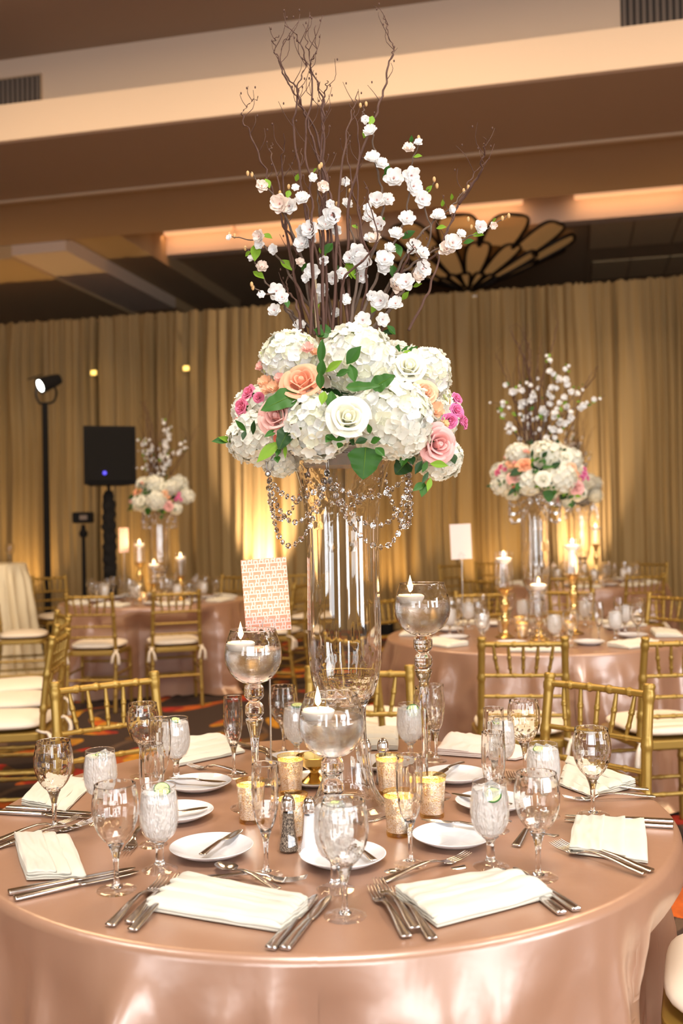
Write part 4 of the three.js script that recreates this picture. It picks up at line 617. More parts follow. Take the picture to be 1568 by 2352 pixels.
const LEAVES = [[[.051,.002,.200],[.044,-.064,.215],0.034,1], [[-.038,.174,.200],[-.034,.225,.215],0.009,0], [[-.039,.146,.210],[-.034,.181,.225],0.010,0], [[-.039,.120,.220],[-.040,.156,.235],0.009,0], [[-.028,.156,.210],[.006,.178,.225],0.009,0], [[.015,.173,.200],[.044,.208,.215],0.014,0], [[.022,.173,.200],[.031,.133,.215],0.011,0], [[-.007,.149,.200],[.021,.160,.215],0.008,0], [[-.017,.113,.240],[-.018,.072,.255],0.012,0], [[-.031,.113,.240],[-.037,.085,.255],0.009,0], [[.065,.120,.220],[.111,.145,.235],0.018,1], [[.012,.121,.230],[.083,.123,.245],0.011,1], [[-.087,.115,.200],[-.163,.082,.215],0.023,1], [[-.104,.043,.210],[-.127,.000,.225],0.019,1], [[-.124,.017,.200],[-.173,-.025,.215],0.013,0], [[-.130,.040,.200],[-.156,.026,.215],0.007,0], [[-.239,.034,.050],[-.283,.032,.065],0.009,0], [[-.235,.030,.050],[-.268,.041,.065],0.007,0], [[-.202,.047,.110],[-.224,.071,.125],0.006,0], [[-.187,.039,.120],[-.183,.069,.135],0.006,0], [[-.203,.048,.120],[-.208,.027,.135],0.006,0], [[-.125,.004,.200],[-.132,-.015,.215],0.006,0], [[-.131,-.012,.200],[-.130,-.027,.215],0.007,0], [[-.114,.013,.200],[-.114,-.020,.215],0.004,0], [[.237,-.006,.080],[.246,-.029,.095],0.010,0], [[.142,-.024,.100],[.116,-.050,.115],0.021,1], [[.135,-.012,.160],[.125,-.037,.175],0.009,0], [[.142,-.014,.150],[.150,-.033,.165],0.010,0], [[.169,-.026,.160],[.153,-.054,.175],0.008,0], [[.180,-.028,.160],[.168,-.051,.175],0.006,0], [[.185,-.033,.170],[.221,-.038,.185],0.009,0], [[.181,-.050,.170],[.166,-.075,.185],0.005,0], [[.173,-.072,.170],[.147,-.089,.185],0.008,0], [[.173,-.074,.170],[.165,-.102,.185],0.009,0], [[.186,-.062,.170],[.177,-.091,.185],0.006,0], [[-.053,.281,.020],[.001,.263,.035],0.017,1], [[-.032,.267,.030],[-.054,.277,.045],0.009,0], [[.124,.217,.050],[.131,.236,.065],0.008,0], [[.136,.222,.060],[.166,.226,.075],0.008,0], [[.153,.212,.060],[.171,.230,.075],0.007,0], [[.154,.220,.080],[.140,.199,.095],0.009,0], [[.157,.122,.110],[.176,.082,.125],0.012,1], [[-.016,.024,.250],[-.030,.009,.265],0.009,0], [[.010,.015,.250],[-.029,.021,.265],0.009,0], [[.001,.008,.250],[-.005,-.003,.265],0.007,0], [[.053,.014,.250],[.028,.006,.265],0.008,0], [[.059,.025,.250],[.055,.043,.265],0.006,0], [[.060,.008,.240],[.079,.015,.255],0.008,0], [[.070,-.001,.220],[.088,-.019,.235],0.009,0], [[.027,.005,.240],[.018,.013,.255],0.007,0], [[.192,.046,.120],[.167,.031,.135],0.010,0], [[.024,.242,-.000],[-.005,.257,.015],0.009,0], [[.093,.262,.020],[.107,.242,.035],0.009,0], [[.099,.274,.020],[.119,.265,.035],0.008,0], [[.126,.264,.030],[.107,.283,.045],0.008,0]];
const WILLOW = [[[-.029,.270,.012],[-.023,.435,.018],[-.022,.629,.024],[-.044,.725,.029],[-.072,.782,.035],[-.100,.828,.040],[-.126,.885,.046],[-.129,.916,.052],[-.117,.927,.057]], [[-.014,.267,.030],[-.001,.467,.043],[-.022,.598,.056],[-.062,.738,.069],[-.080,.776,.082],[-.059,.841,.095],[-.038,.854,.108],[-.040,.913,.122]], [[-.034,.268,.024],[-.033,.527,.039],[-.025,.686,.054],[-.028,.776,.070],[-.055,.846,.085],[-.077,.898,.100],[-.099,.917,.115]], [[-.040,.282,-.047],[-.029,.602,-.043],[-.027,.812,-.039],[-.019,.845,-.035],[-.012,.863,-.031]], [[-.043,.264,.044],[-.067,.527,.042],[-.091,.722,.039],[-.081,.806,.036],[-.110,.851,.033],[-.111,.921,.030],[-.091,.937,.028]], [[.024,.264,.040],[.000,.540,-.006],[.024,.725,-.052],[.046,.825,-.098],[.059,.888,-.144]], [[.025,.272,-.003],[.031,.573,-.017],[.079,.746,-.031],[.111,.832,-.045],[.128,.909,-.059],[.140,.956,-.073],[.127,1.004,-.087],[.123,1.047,-.101]], [[-.044,.272,.004],[-.080,.440,.004],[-.127,.539,.004],[-.160,.648,.004],[-.188,.718,.004],[-.208,.773,.004],[-.191,.799,.004],[-.171,.812,.004]], [[.076,.280,-.049],[.169,.412,-.061],[.232,.475,-.073],[.287,.590,-.086],[.326,.665,-.098],[.365,.705,-.111]], [[.279,.569,-.022],[.319,.618,.023],[.326,.655,.068],[.320,.666,.113]], [[.156,.274,.027],[.205,.369,-.012],[.235,.459,-.051],[.266,.550,-.090],[.319,.655,-.129]], [[-.053,.267,.030],[-.101,.425,-.012],[-.120,.577,-.053],[-.151,.714,-.094],[-.151,.761,-.136]], [[-.014,.270,.012],[-.051,.491,-.039],[-.080,.649,-.089],[-.080,.750,-.139]], [[-.075,.283,-.050],[-.109,.481,-.000],[-.118,.641,.049],[-.109,.689,.099]], [[.015,.277,-.029],[.060,.494,-.056],[.033,.666,-.084],[.030,.779,-.111]], [[-.062,.264,.048],[-.052,.521,.058],[-.063,.681,.069],[-.049,.820,.079],[-.056,.873,.089],[-.060,.929,.099]], [[-.005,.276,-.021],[-.010,.475,.016],[-.037,.571,.053],[-.026,.700,.090],[-.031,.788,.128]], [[.040,.270,.004],[.067,.415,.012],[.050,.560,.020],[.051,.723,.029],[.034,.779,.037]], [[.095,.276,-.030],[.130,.376,.008],[.168,.453,.046],[.174,.424,.083],[.189,.385,.121]], [[.005,.268,.019],[.017,.386,.056],[.084,.451,.093],[.062,.572,.129]], [[-.082,.266,.039],[-.097,.353,-.002],[-.118,.393,-.043],[-.102,.443,-.084]]];
const BLOSSOM_BRANCHES = [[[-.014,.272,-.001],[-.072,.355,-.011],[-.130,.447,-.021],[-.180,.491,-.030],[-.246,.510,-.040]], [[-.029,.276,-.018],[-.084,.309,-.028],[-.133,.361,-.037],[-.173,.415,-.046],[-.198,.468,-.055],[-.210,.491,-.064]], [[-.054,.274,-.006],[-.080,.439,.008],[-.112,.533,.022],[-.144,.588,.036],[-.165,.598,.051],[-.189,.620,.065]], [[-.005,.278,-.030],[-.036,.438,.008],[-.038,.544,.045],[-.045,.599,.083]], [[.015,.272,-.003],[.067,.419,-.003],[.104,.557,-.004],[.092,.664,-.004],[.082,.736,-.005],[.069,.771,-.005],[.060,.796,-.006]], [[.034,.265,.035],[.095,.409,.035],[.155,.524,.035],[.167,.621,.035],[.186,.694,.035]], [[.054,.272,-.005],[.115,.377,.003],[.184,.433,.011],[.253,.469,.019],[.320,.489,.027],[.383,.523,.035]], [[.044,.266,.026],[.125,.396,.008],[.187,.498,-.011],[.235,.543,-.029],[.267,.573,-.048],[.300,.614,-.066]], [[.024,.262,.048],[.042,.417,.007],[.030,.548,-.034],[.022,.642,-.075]], [[.063,.265,.030],[.122,.328,.049],[.160,.381,.067],[.203,.479,.086],[.189,.540,.104],[.211,.571,.123]], [[-.084,.279,-.029],[-.111,.322,.006],[-.128,.354,.040],[-.164,.351,.075],[-.185,.363,.109]]];
const BLOSSOMS = [[2,[-.164,.591,.059],0.0127], [2,[-.124,.556,.043],0.0195], [2,[-.104,.555,.030],0.0166], [3,[-.073,.558,.064],0.0156], [3,[-.088,.579,.080],0.0078], [3,[-.049,.593,.102],0.0088], [3,[-.029,.582,.076],0.0117], [8,[.022,.637,-.058],0.0098], [4,[.069,.752,.014],0.0088], [4,[.081,.724,.014],0.0147], [4,[.083,.665,.005],0.0166], [4,[.103,.653,.005],0.0137], [4,[.130,.619,.008],0.0205], [5,[.162,.669,.052],0.0127], [5,[.185,.687,.041],0.0088], [5,[.166,.611,.051],0.0176], [5,[.170,.586,.052],0.0176], [9,[.183,.535,.122],0.0166], [4,[.092,.574,.001],0.0166], [4,[.114,.570,.015],0.0137], [8,[.024,.581,-.044],0.0117], [3,[-.012,.527,.050],0.0186], [3,[-.027,.505,.045],0.0176], [3,[-.058,.495,.050],0.0176], [3,[-.063,.481,.031],0.0156], [2,[-.078,.467,.031],0.0166], [0,[-.176,.502,-.018],0.0137], [0,[-.177,.486,-.021],0.0107], [0,[-.144,.472,-.015],0.0107], [1,[-.199,.459,-.047],0.0078], [1,[-.174,.439,-.044],0.0127], [0,[-.246,.506,-.034],0.0068], [1,[-.140,.377,-.024],0.0176], [10,[-.123,.345,.056],0.0137], [1,[-.146,.335,-.029],0.0137], [10,[-.089,.295,-.011],0.0127], [5,[.154,.513,.055],0.0166], [7,[.231,.539,-.017],0.0156], [7,[.263,.562,-.035],0.0088], [6,[.317,.499,.035],0.0137], [6,[.347,.499,.045],0.0078], [6,[.275,.482,.040],0.0098], [6,[.256,.465,.032],0.0186], [6,[.244,.451,.029],0.0166], [7,[.174,.464,-.001],0.0176], [9,[.183,.425,.095],0.0137], [9,[.184,.397,.076],0.0176], [5,[.130,.482,.047],0.0147], [4,[.093,.517,.014],0.0147], [4,[.073,.487,.002],0.0117], [4,[.086,.482,.012],0.0137], [5,[.104,.423,.055],0.0195], [5,[.099,.407,.050],0.0147], [8,[.043,.456,.008],0.0176], [8,[.055,.436,.008],0.0195], [8,[.028,.442,.008],0.0137], [4,[.052,.403,.003],0.0137], [9,[.149,.368,.080],0.0176], [6,[.129,.375,.013],0.0166], [6,[.136,.388,.017],0.0137], [7,[.096,.339,.035],0.0195], [9,[.126,.324,.066],0.0147], [5,[.054,.292,.055],0.0166], [3,[-.037,.373,.005],0.0137], [2,[-.057,.411,.018],0.0156], [2,[-.084,.430,.024],0.0098], [3,[-.012,.398,.010],0.0127], [4,[.074,.535,.005],0.0137], [2,[-.078,.497,.028],0.0137], [10,[-.167,.347,.081],0.0078], [9,[.174,.378,.077],0.0117], [3,[-.030,.433,.028],0.0098], [8,[.008,.402,.032],0.0127], [8,[-.002,.511,-.009],0.0117], [9,[.097,.294,.051],0.0137], [0,[-.047,.352,-.000],0.0088], [8,[.016,.343,.033],0.0117], [5,[.074,.349,.044],0.0107], [3,[-.004,.322,-.004],0.0098], [2,[-.070,.396,.023],0.0098], [5,[.115,.450,.045],0.0127], [4,[.069,.553,.013],0.0088], [3,[-.013,.547,.066],0.0088]];
const TWIG_LEAVES = [[2,[-.156,.610,.052],[-.145,.586,.064]], [3,[-.087,.592,.083],[-.081,.605,.095]], [3,[-.049,.611,.083],[-.041,.616,.095]], [2,[-.103,.590,.033],[-.109,.569,.045]], [4,[.086,.768,-.005],[.079,.741,.007]], [4,[.071,.736,-.005],[.065,.714,.007]], [4,[.111,.634,-.004],[.122,.651,.008]], [4,[.108,.618,-.004],[.116,.636,.008]], [5,[.168,.689,.035],[.170,.702,.047]], [5,[.173,.658,.035],[.192,.657,.047]], [9,[.193,.552,.111],[.205,.565,.123]], [7,[.266,.587,-.050],[.266,.599,-.038]], [7,[.243,.569,-.039],[.244,.582,-.027]], [6,[.347,.510,.031],[.353,.516,.043]], [6,[.301,.484,.025],[.327,.482,.037]], [9,[.216,.483,.086],[.237,.483,.098]], [5,[.145,.476,.035],[.173,.491,.047]], [8,[.023,.438,.002],[.032,.396,.014]], [8,[.033,.428,.002],[.043,.391,.014]], [7,[.123,.428,.003],[.127,.392,.015]], [9,[.165,.362,.062],[.183,.367,.074]], [10,[-.116,.348,.032],[-.111,.326,.044]], [0,[-.130,.449,-.021],[-.099,.422,-.009]], [1,[-.195,.431,-.049],[-.168,.412,-.037]], [0,[-.185,.491,-.032],[-.188,.448,-.020]], [1,[-.213,.469,-.059],[-.200,.478,-.047]], [8,[.035,.528,-.029],[.048,.517,-.017]], [4,[.097,.518,-.004],[.108,.534,.008]], [2,[-.080,.415,.006],[-.070,.431,.018]], [3,[-.040,.465,.017],[-.025,.442,.029]], [8,[.062,.541,-.029],[.076,.552,-.017]], [3,[-.010,.473,.022],[-.030,.446,.034]], [5,[.130,.466,.035],[.141,.434,.047]], [2,[-.125,.561,.029],[-.136,.572,.041]], [2,[-.061,.323,-.002],[-.042,.340,.010]], [7,[.085,.336,.017],[.074,.314,.029]], [9,[.141,.336,.053],[.155,.352,.065]], [3,[-.002,.429,.003],[.010,.396,.015]], [0,[-.170,.511,-.030],[-.147,.499,-.018]], [6,[.282,.467,.022],[.305,.471,.034]], [8,[.001,.572,-.044],[-.008,.548,-.032]]];
const TWIG_BUDS = [[2,[-.193,.618,.065]], [2,[-.184,.616,.063]], [0,[-.247,.515,-.040]], [0,[-.235,.511,-.039]], [1,[-.213,.489,-.064]], [10,[-.185,.363,.109]], [10,[-.183,.357,.105]], [4,[.059,.793,-.006]], [4,[.072,.796,-.006]], [5,[.186,.701,.035]], [9,[.210,.577,.123]], [9,[.216,.564,.120]], [7,[.297,.614,-.066]], [7,[.308,.622,-.066]], [6,[.383,.523,.035]], [6,[.369,.518,.033]], [6,[.294,.520,.025]], [6,[.301,.502,.025]], [3,[-.035,.623,.083]], [8,[.032,.618,-.064]], [2,[-.105,.597,.035]], [8,[.001,.583,-.049]], [3,[-.031,.627,.083]], [2,[-.125,.584,.033]], [4,[.131,.641,-.004]], [3,[-.027,.401,-.002]]];
const HOOKS = [[-.161,-.038,.060], [-.031,-.043,.118], [.148,-.033,.090], [-.083,-.036,-.100], [.102,-.038,-.100]];

// ---------------------------------------------------------------- the tall vase
const VX = 0.050, VZ = 0.010, VH = 0.798, RIM = T + VH;
const vaseProfile = [[0.104, 0.001], [0.098, 0.010], [0.082, 0.022], [0.064, 0.052], [0.052, 0.10], [0.046, 0.165], [0.045, 0.222], [0.052, 0.245], [0.064, 0.262], [0.0765, 0.30], [0.0825, 0.36], [0.0825, 0.44], [0.0815, 0.54], [0.0815, 0.62], [0.084, 0.67], [0.093, 0.725], [0.108, 0.775], [0.118, 0.7965]];
const vaseRim = new THREE.TorusGeometry(0.118, 0.0022, 8, 72).rotateX(Math.PI / 2).translate(0, 0.7965, 0), vaseFoot = new THREE.TorusGeometry(0.1035, 0.0022, 8, 72).rotateX(Math.PI / 2).translate(0, 0.0022, 0);
const vaseSolid = (() => {
  const o = smooth(vaseProfile, 120), inn = o.filter((p) => p.y > 0.25 && p.x > 0.056).map((p) => [p.x - 0.004, p.y + 0.003 * (p.y < 0.3 ? 1 : 0)]).reverse(), und = o.filter((p) => p.y < 0.19).map((p) => [p.x - 0.0045, Math.max(0, p.y - 0.001)]).reverse();
  return lathe([[0, 0.205], [0.02, 0.202], ...und, ...o.map((p) => [p.x, p.y]), ...inn, [0.045, 0.247], [0.02, 0.243], [0, 0.2425]], 72);
})();
const vase0 = thing('tall_glass_vase', 'tall clear glass trumpet vase on a flared foot at the centre of the front table', 'vase', [VX, T, VZ]);
part('body', vaseSolid, M.crystal, vase0); part('rim', vaseRim, M.crystal, vase0); part('foot_ring', vaseFoot, M.crystal, vase0);
// shallow clear dish that carries the flowers
const dishGeo = lathe([[0, -0.026], [0.078, -0.026], [0.083, -0.022], [0.10, 0.006], [0.128, 0.010], [0.130, 0.013], [0.098, 0.010], [0.08, -0.016], [0, -0.022]], 48);
const dish0 = solo('flower_dish', dishGeo, M.dish, 'clear plastic dish in the vase mouth holding the front flowers', 'dish', [VX, RIM, VZ]);

// ---------------------------------------------------------------- flowers
const petalGeo = (layer) => {                            // cupped petal standing on the origin, bending outward with the layer
  const open = [0.10, 0.20, 0.36, 0.60][layer], aw = [1.25, 1.05, 0.98, 0.92][layer], R0 = [0.10, 0.18, 0.26, 0.30][layer], R1 = [0.26, 0.48, 0.72, 0.92][layer], H = [0.98, 0.96, 0.90, 0.76][layer];
  return surf(10, 9, (u, v) => {
    const s = u * 2 - 1, a = s * aw * (0.62 + 0.38 * Math.sin(Math.PI * (0.15 + 0.6 * v))), curl = Math.pow(v, 5) * open * 0.28, e = 1 - 0.34 * s * s * s * s * v * v - 0.05 * s * s * v;
    const r = R0 + (R1 - R0) * Math.pow(v, 0.75) + curl + 0.03 * s * s * v, y = H * (1 - Math.pow(1 - v, 1.5)) * e - curl * 0.75 - 0.55;
    return [Math.sin(a) * r, y + 0.02 * Math.sin(s * 5 + layer) * v, Math.cos(a) * r];
  });
};
const PET = [0, 1, 2, 3].map(petalGeo), heartGeo = lathe([[0.0, 0.30], [0.06, 0.33], [0.12, 0.30], [0.17, 0.1], [0.16, -0.2], [0.10, -0.5], [0, -0.55]], 14, 16);
const calyx = mg(lathe([[0.0, -0.62], [0.12, -0.58], [0.17, -0.5], [0.1, -0.44], [0, -0.44]], 10), ...[0, 1, 2, 3, 4].map((k) => surf(4, 4, (u, v) => { const s = (u - 0.5) * 0.34 * (1 - v), a = k * 1.257; const r = 0.14 + 0.5 * v, y = -0.5 - 0.12 * Math.sin(v * 3) ; return [Math.cos(a) * r - Math.sin(a) * s, y, Math.sin(a) * r + Math.cos(a) * s]; })));
const LAY = [[0, 3, 0.4], [1, 4, 0.0], [2, 5, 0.5], [3, 5, 0.1]];
const roseWhole = mg(heartGeo, ...LAY.flatMap(([l, n, o]) => [...Array(n)].map((_, k) => PET[l].clone().rotateY(o + (k / n) * 2 * Math.PI + 0.3 * l).scale(1 - 0.03 * k, 1 - 0.02 * k, 1 - 0.03 * k))));
const hint = (n) => (Math.abs(n[1]) > 0.9 ? [0, 0, 1] : [0, 1, 0]);
function setUp(o, pos, up, spin = 0, s = 1) {            // y axis along up
  const y = V(...up).normalize(); o.position.set(...pos); o.quaternion.setFromUnitVectors(V(0, 1, 0), y); o.rotateY(spin); o.scale.setScalar(s); return o;
}
function rose(parent, pos, r, kind, n, detail) {
  const m = ROSE[kind], spin = rnd() * 6;
  if (!detail) { const q = part('rose', roseWhole, m.petal, parent); return setUp(q, pos, n, spin, r * 0.98); }
  const q = setUp(new THREE.Group(), pos, n, spin, r * 0.98); q.name = 'rose'; parent.add(q);
  part('heart', heartGeo, m.heart, q); part('calyx', calyx, M.leaf, q);
  for (const [l, k, o] of LAY) for (let i = 0; i < k; i++) { const p = part('petal', PET[l], l < 2 ? m.heart : m.petal, q); p.rotation.y = o + (i / k) * 2 * Math.PI + 0.3 * l; p.scale.setScalar(1 - 0.03 * i); p.rotation.order = 'YXZ'; p.rotation.x = (rnd() - 0.5) * 0.22; p.scale.y *= 0.92 + 0.2 * rnd(); }
  return q;
}
const floretGeo = [0, 1, 2].map((q) => mg(...[0, 1, 2, 3].map((k) => surf(4, 4, (u, v) => {
  const s = (u - 0.5) * 2, w = 0.56 * Math.pow(Math.sin(Math.PI * Math.min(0.98, 0.10 + 0.80 * v)), 0.7), r = 0.03 + 0.95 * v * (1 - 0.10 * s * s), h = (q === 0 ? 0.32 : q === 1 ? 0.12 : -0.05) * v * v + 0.10 * s * s * v + 0.03 * Math.sin(7 * s + k);
  return [r, h, s * w];
}).rotateY(k * Math.PI / 2 + 0.1 * q))));
const fib = (n) => [...Array(n)].map((_, i) => { const y = 1 - 2 * (i + 0.5) / n, a = i * 2.399963, q = Math.sqrt(1 - y * y); return [Math.cos(a) * q, y, Math.sin(a) * q]; });
function hydrangea(parent, pos, R, detail, budget) {
  const q = new THREE.Group(); q.name = 'hydrangea_head'; q.position.set(...pos); parent.add(q);
  const N = detail ? 170 : 80, rest = [], ms = [M.hyd, M.hyd2, M.hyd3];
  fib(N).forEach((d, i) => {
    const j = () => (rnd() - 0.5), n = [d[0] + j() * 0.5, d[1] + j() * 0.5, d[2] + j() * 0.5], o = new THREE.Object3D(), k = 0.90 + 0.14 * rnd();
    setUp(o, [d[0] * R * k, d[1] * R * k * 0.92, d[2] * R * k], n, rnd() * 6, R * (detail ? 0.215 : 0.29) * (0.85 + 0.35 * rnd()));
    if (detail && budget.n > 0 && d[2] > 0.3) { budget.n--; const f = part('floret', floretGeo[i % 3], ms[(i * 7 + budget.n) % 3], q); f.position.copy(o.position); f.quaternion.copy(o.quaternion); f.scale.copy(o.scale); } else rest.push(bake(floretGeo[i % 3], o));
  });
  const r = part('floret_mass', mg(...rest), M.hyd, q); r.userData.kind = 'stuff';
  part('green_core', new THREE.IcosahedronGeometry(R * 0.80, 2), std([0.42, 0.46, 0.22], 0.9), q);
}
const leafGeo = (broad) => surf(8, 12, (u, v) => {
  const s = u * 2 - 1, w = broad ? Math.pow(Math.sin(Math.PI * Math.pow(v, 0.62)), 0.75) * (1 + 0.07 * Math.sin(v * 60) * Math.abs(s)) : Math.pow(Math.sin(Math.PI * Math.min(1, 0.03 + v * 0.97)), 1.15);
  return [s * w, 0.22 * Math.abs(s) * w * (broad ? 0.5 : 1) - 0.20 * v * v + (broad ? 0.05 * Math.sin(v * 20) * Math.abs(s) : 0), v];
});
const LEAF = [leafGeo(false), leafGeo(true)];
const veinGeo = sweep([[0, 0.012, 0], [0, -0.03, 0.5], [0, -0.19, 0.98]], (t) => 0.02 * (1 - t) + 0.004, 6, 5);
function leaf(parent, a, b, w, kind, mat, out) {
  const d = [b[0] - a[0], b[1] - a[1], b[2] - a[2]], L = Math.hypot(...d), q = part('leaf', LEAF[kind], mat, parent);
  face(q, a, d, out); q.scale.set(w, Math.min(L * 0.6, w * 1.6), L);
  return q;
}
const blossomGeo = (() => {
  const pet = (r, cup, w) => surf(5, 5, (u, v) => { const s = u * 2 - 1, ww = w * Math.pow(Math.sin(Math.PI * (0.06 + 0.80 * v)), 0.8), q = 0.06 + r * v * (1 - 0.09 * s * s); return [q, cup * v * v + 0.14 * s * s * v - 0.02 * Math.sin(5 * s), s * ww]; });
  return [0, 1].map((z) => mg(...[0, 1, 2, 3, 4, 5].map((k) => pet(0.98, 0.10 + 0.16 * ((k * 2 + z) % 3), 0.46).rotateZ(0.12 * ((k + z) % 3 - 1)).rotateY(k * 1.047)), ...[0, 1, 2, 3, 4].map((k) => pet(0.80, 0.5 + 0.12 * ((k + z) % 2), 0.44).translate(0, 0.04, 0).rotateY(k * 1.257 + 0.5)), ...[0, 1, 2, 3].map((k) => pet(0.54, 0.75, 0.32).translate(0, 0.07, 0).rotateY(k * 1.57 + 0.3))));
})();
const stamenGeo = mg(...[...Array(7)].map((_, k) => sweep([[0, 0, 0], [Math.cos(k * 0.9) * 0.06, 0.2, Math.sin(k * 0.9) * 0.06], [Math.cos(k * 0.9) * 0.12, 0.34, Math.sin(k * 0.9) * 0.12]], 0.018, 3, 4)));
const wiggle = (pts, amp, seed) => { const c = new THREE.CatmullRomCurve3(pts.map((p) => V(...p))), n = pts.length * 5, q = c.getPoints(n); return q.map((p, i) => { const k = Math.min(1, i / 6); return V(p.x + amp * k * N2(i * 0.45, seed), p.y + amp * 0.5 * k * N2(i * 0.5, seed + 9), p.z + amp * k * N2(i * 0.45, seed + 20)); }); };
function arrangement(parent, detail) {
  const budget = { n: 285 };
  HYDRANGEAS.forEach(([p, R], i) => { hydrangea(parent, p, R, detail, budget); });
  part('moss_core', new THREE.SphereGeometry(0.13, 20, 12).scale(1.15, 0.6, 1).translate(0.01, 0.094, 0), M.leafDark, parent);
  for (const [p, r, k, n] of ROSES) rose(parent, p, r, k, n, detail);
  for (const [p, r, k] of STOCKS) { const q = part('stock_flower', blossomGeo[1], ROSE[k].petal, parent); setUp(q, p, [p[0] * 1.5, 0.3 + (p[1] - 0.05), 0.5 + p[2]], rnd() * 6, r * 1.05); }
  for (const [p, r] of BUDS) { const q = part('flower_bud', heartGeo, rnd() > 0.4 ? M.budGreen : ROSE.butter.petal, parent); setUp(q, p, [rnd() - 0.5, 1, 0.3], 0, r * 2); }
  for (const [a, b, w, k] of LEAVES) { const q = leaf(parent, a, b, w, k, k ? (rnd() > 0.4 ? M.leaf : M.leafDark) : [M.leaf, M.leafDark, M.leaf, M.leafNew][Math.floor(rnd() * 3.3)], [a[0] * 0.8, 0.35, 1]); if (detail && k) { const v = part('vein', veinGeo, M.leafNew, q); } }
  // bare curly willow
  WILLOW.forEach((pts, i) => {
    const w = wiggle(pts, 0.0055, i * 3.7), q = part('willow_branch', sweep(w, (t) => 0.0030 * (1 - t) + 0.0008, w.length * 2, 6), M.bark, parent);
    if (detail) { const tw = []; for (let j = 8; j < w.length - 2; j += 4) { const p = w[j], s = rnd() > 0.5 ? 1 : -1, L = 0.02 + 0.035 * rnd(); tw.push(sweep([p, V(p.x + s * L * 0.4, p.y + L * 0.6, p.z + (rnd() - 0.5) * L), V(p.x + s * L * (0.3 + rnd() * 0.5), p.y + L * 1.25, p.z + (rnd() - 0.5) * L)], (t) => 0.0009 - 0.0004 * t, 5, 5), new THREE.SphereGeometry(0.0018, 6, 4).scale(1, 1.8, 1).translate(p.x + s * L * 0.5, p.y + L * 1.25, p.z)); } if (tw.length) part('side_twigs', mg(...tw), M.bark, q).userData.kind = 'stuff'; }
  });
  part('wooden_stick', sweep([[-0.045, 0.12, 0.0], [-0.047, 0.26, 0.005], [-0.052, 0.40, 0.01]], 0.0042, 6, 8), M.stick, parent);
  BLOSSOM_BRANCHES.forEach((pts, i) => {
    const w = wiggle(pts, 0.005, 50 + i * 2.3), br = part('blossom_branch', sweep(w, (t) => 0.0032 * (1 - t) + 0.0010, w.length * 2, 6), M.twig, parent), all = [];
    for (const [k, p, r] of BLOSSOMS) if (k === i) {
      const o = new THREE.Object3D(); setUp(o, p, [p[0] * 0.8 + (rnd() - 0.5) * 0.9, (rnd() - 0.35) * 0.9, 0.75 + (rnd() - 0.3) * 0.5], rnd() * 6, r * 1.16);
      if (detail) { const b = part('blossom', blossomGeo[rnd() > 0.5 ? 1 : 0], rnd() > 0.85 ? M.blossomBlush : M.blossom, br); b.position.copy(o.position); b.quaternion.copy(o.quaternion); b.scale.copy(o.scale); if (r > 0.012) { const s = part('stamens', stamenGeo, M.stamen, br); s.position.copy(o.position); s.quaternion.copy(o.quaternion); s.scale.copy(o.scale); } } else all.push(bake(blossomGeo[0], o));
    }
    if (all.length) part('blossoms', mg(...all), M.blossom, br).userData.kind = 'stuff';
    const lv = []; for (const [k, a, b] of TWIG_LEAVES) if (k === i) { const L = Math.hypot(b[0] - a[0], b[1] - a[1], b[2] - a[2]), q = leaf(br, a, b, L * 0.27, 0, rnd() > 0.35 ? M.leafNew : M.leaf, [0.2, 0.4, 1]); }
    if (detail) for (const [k, p] of TWIG_BUDS) if (k === i) { const q = part('bud', new THREE.SphereGeometry(0.0045, 8, 6).scale(0.8, 1.4, 0.8), M.bud, br); q.position.set(...p); }
  });
}
const arr0 = thing('flower_arrangement', 'round bouquet of white hydrangeas and peach roses under tall blossom branches, on the front vase', 'flower arrangement', [VX, RIM, VZ]);
arrangement(arr0, true);
// crystal bead garlands swagged between wire hooks
const beadGeo = new THREE.LatheGeometry([[0, -0.0034], [0.0036, -0.0034], [0.0068, -0.0004], [0.0068, 0.0004], [0.0036, 0.0034], [0, 0.0034]].map((p) => new THREE.Vector2(...p)), 8).rotateX(Math.PI / 2);
const swag = (a, b, sag, out) => { const n = 60, pts = []; for (let i = 0; i <= n; i++) { const s = i / n, k = 1 - Math.pow(2 * s - 1, 2), kk = Math.pow(k, 0.8); pts.push(V(a[0] + (b[0] - a[0]) * s + out[0] * k, a[1] + (b[1] - a[1]) * s - sag * kk, a[2] + (b[2] - a[2]) * s + out[2] * k)); } return pts; };
function garland(pos, a, b, sag, out, label, group) {
  const t = thing('crystal_garland', label, 'bead garland', pos, 0, group), c = new THREE.CatmullRomCurve3(swag(a, b, sag, out)), L = c.getLength(), n = Math.round(L / 0.0172), P = c.getSpacedPoints(n);
  part('wire', sweep(c.getPoints(40), 0.0004, 40, 4), M.wire, t);
  P.forEach((p, i) => { const q = part('crystal_bead', beadGeo, M.bead, t); q.position.copy(p); q.rotation.set(0.4 * Math.sin(i * 2.1), i * 1.7, 0.5 * Math.sin(i * 1.3)); });
  return t;
}
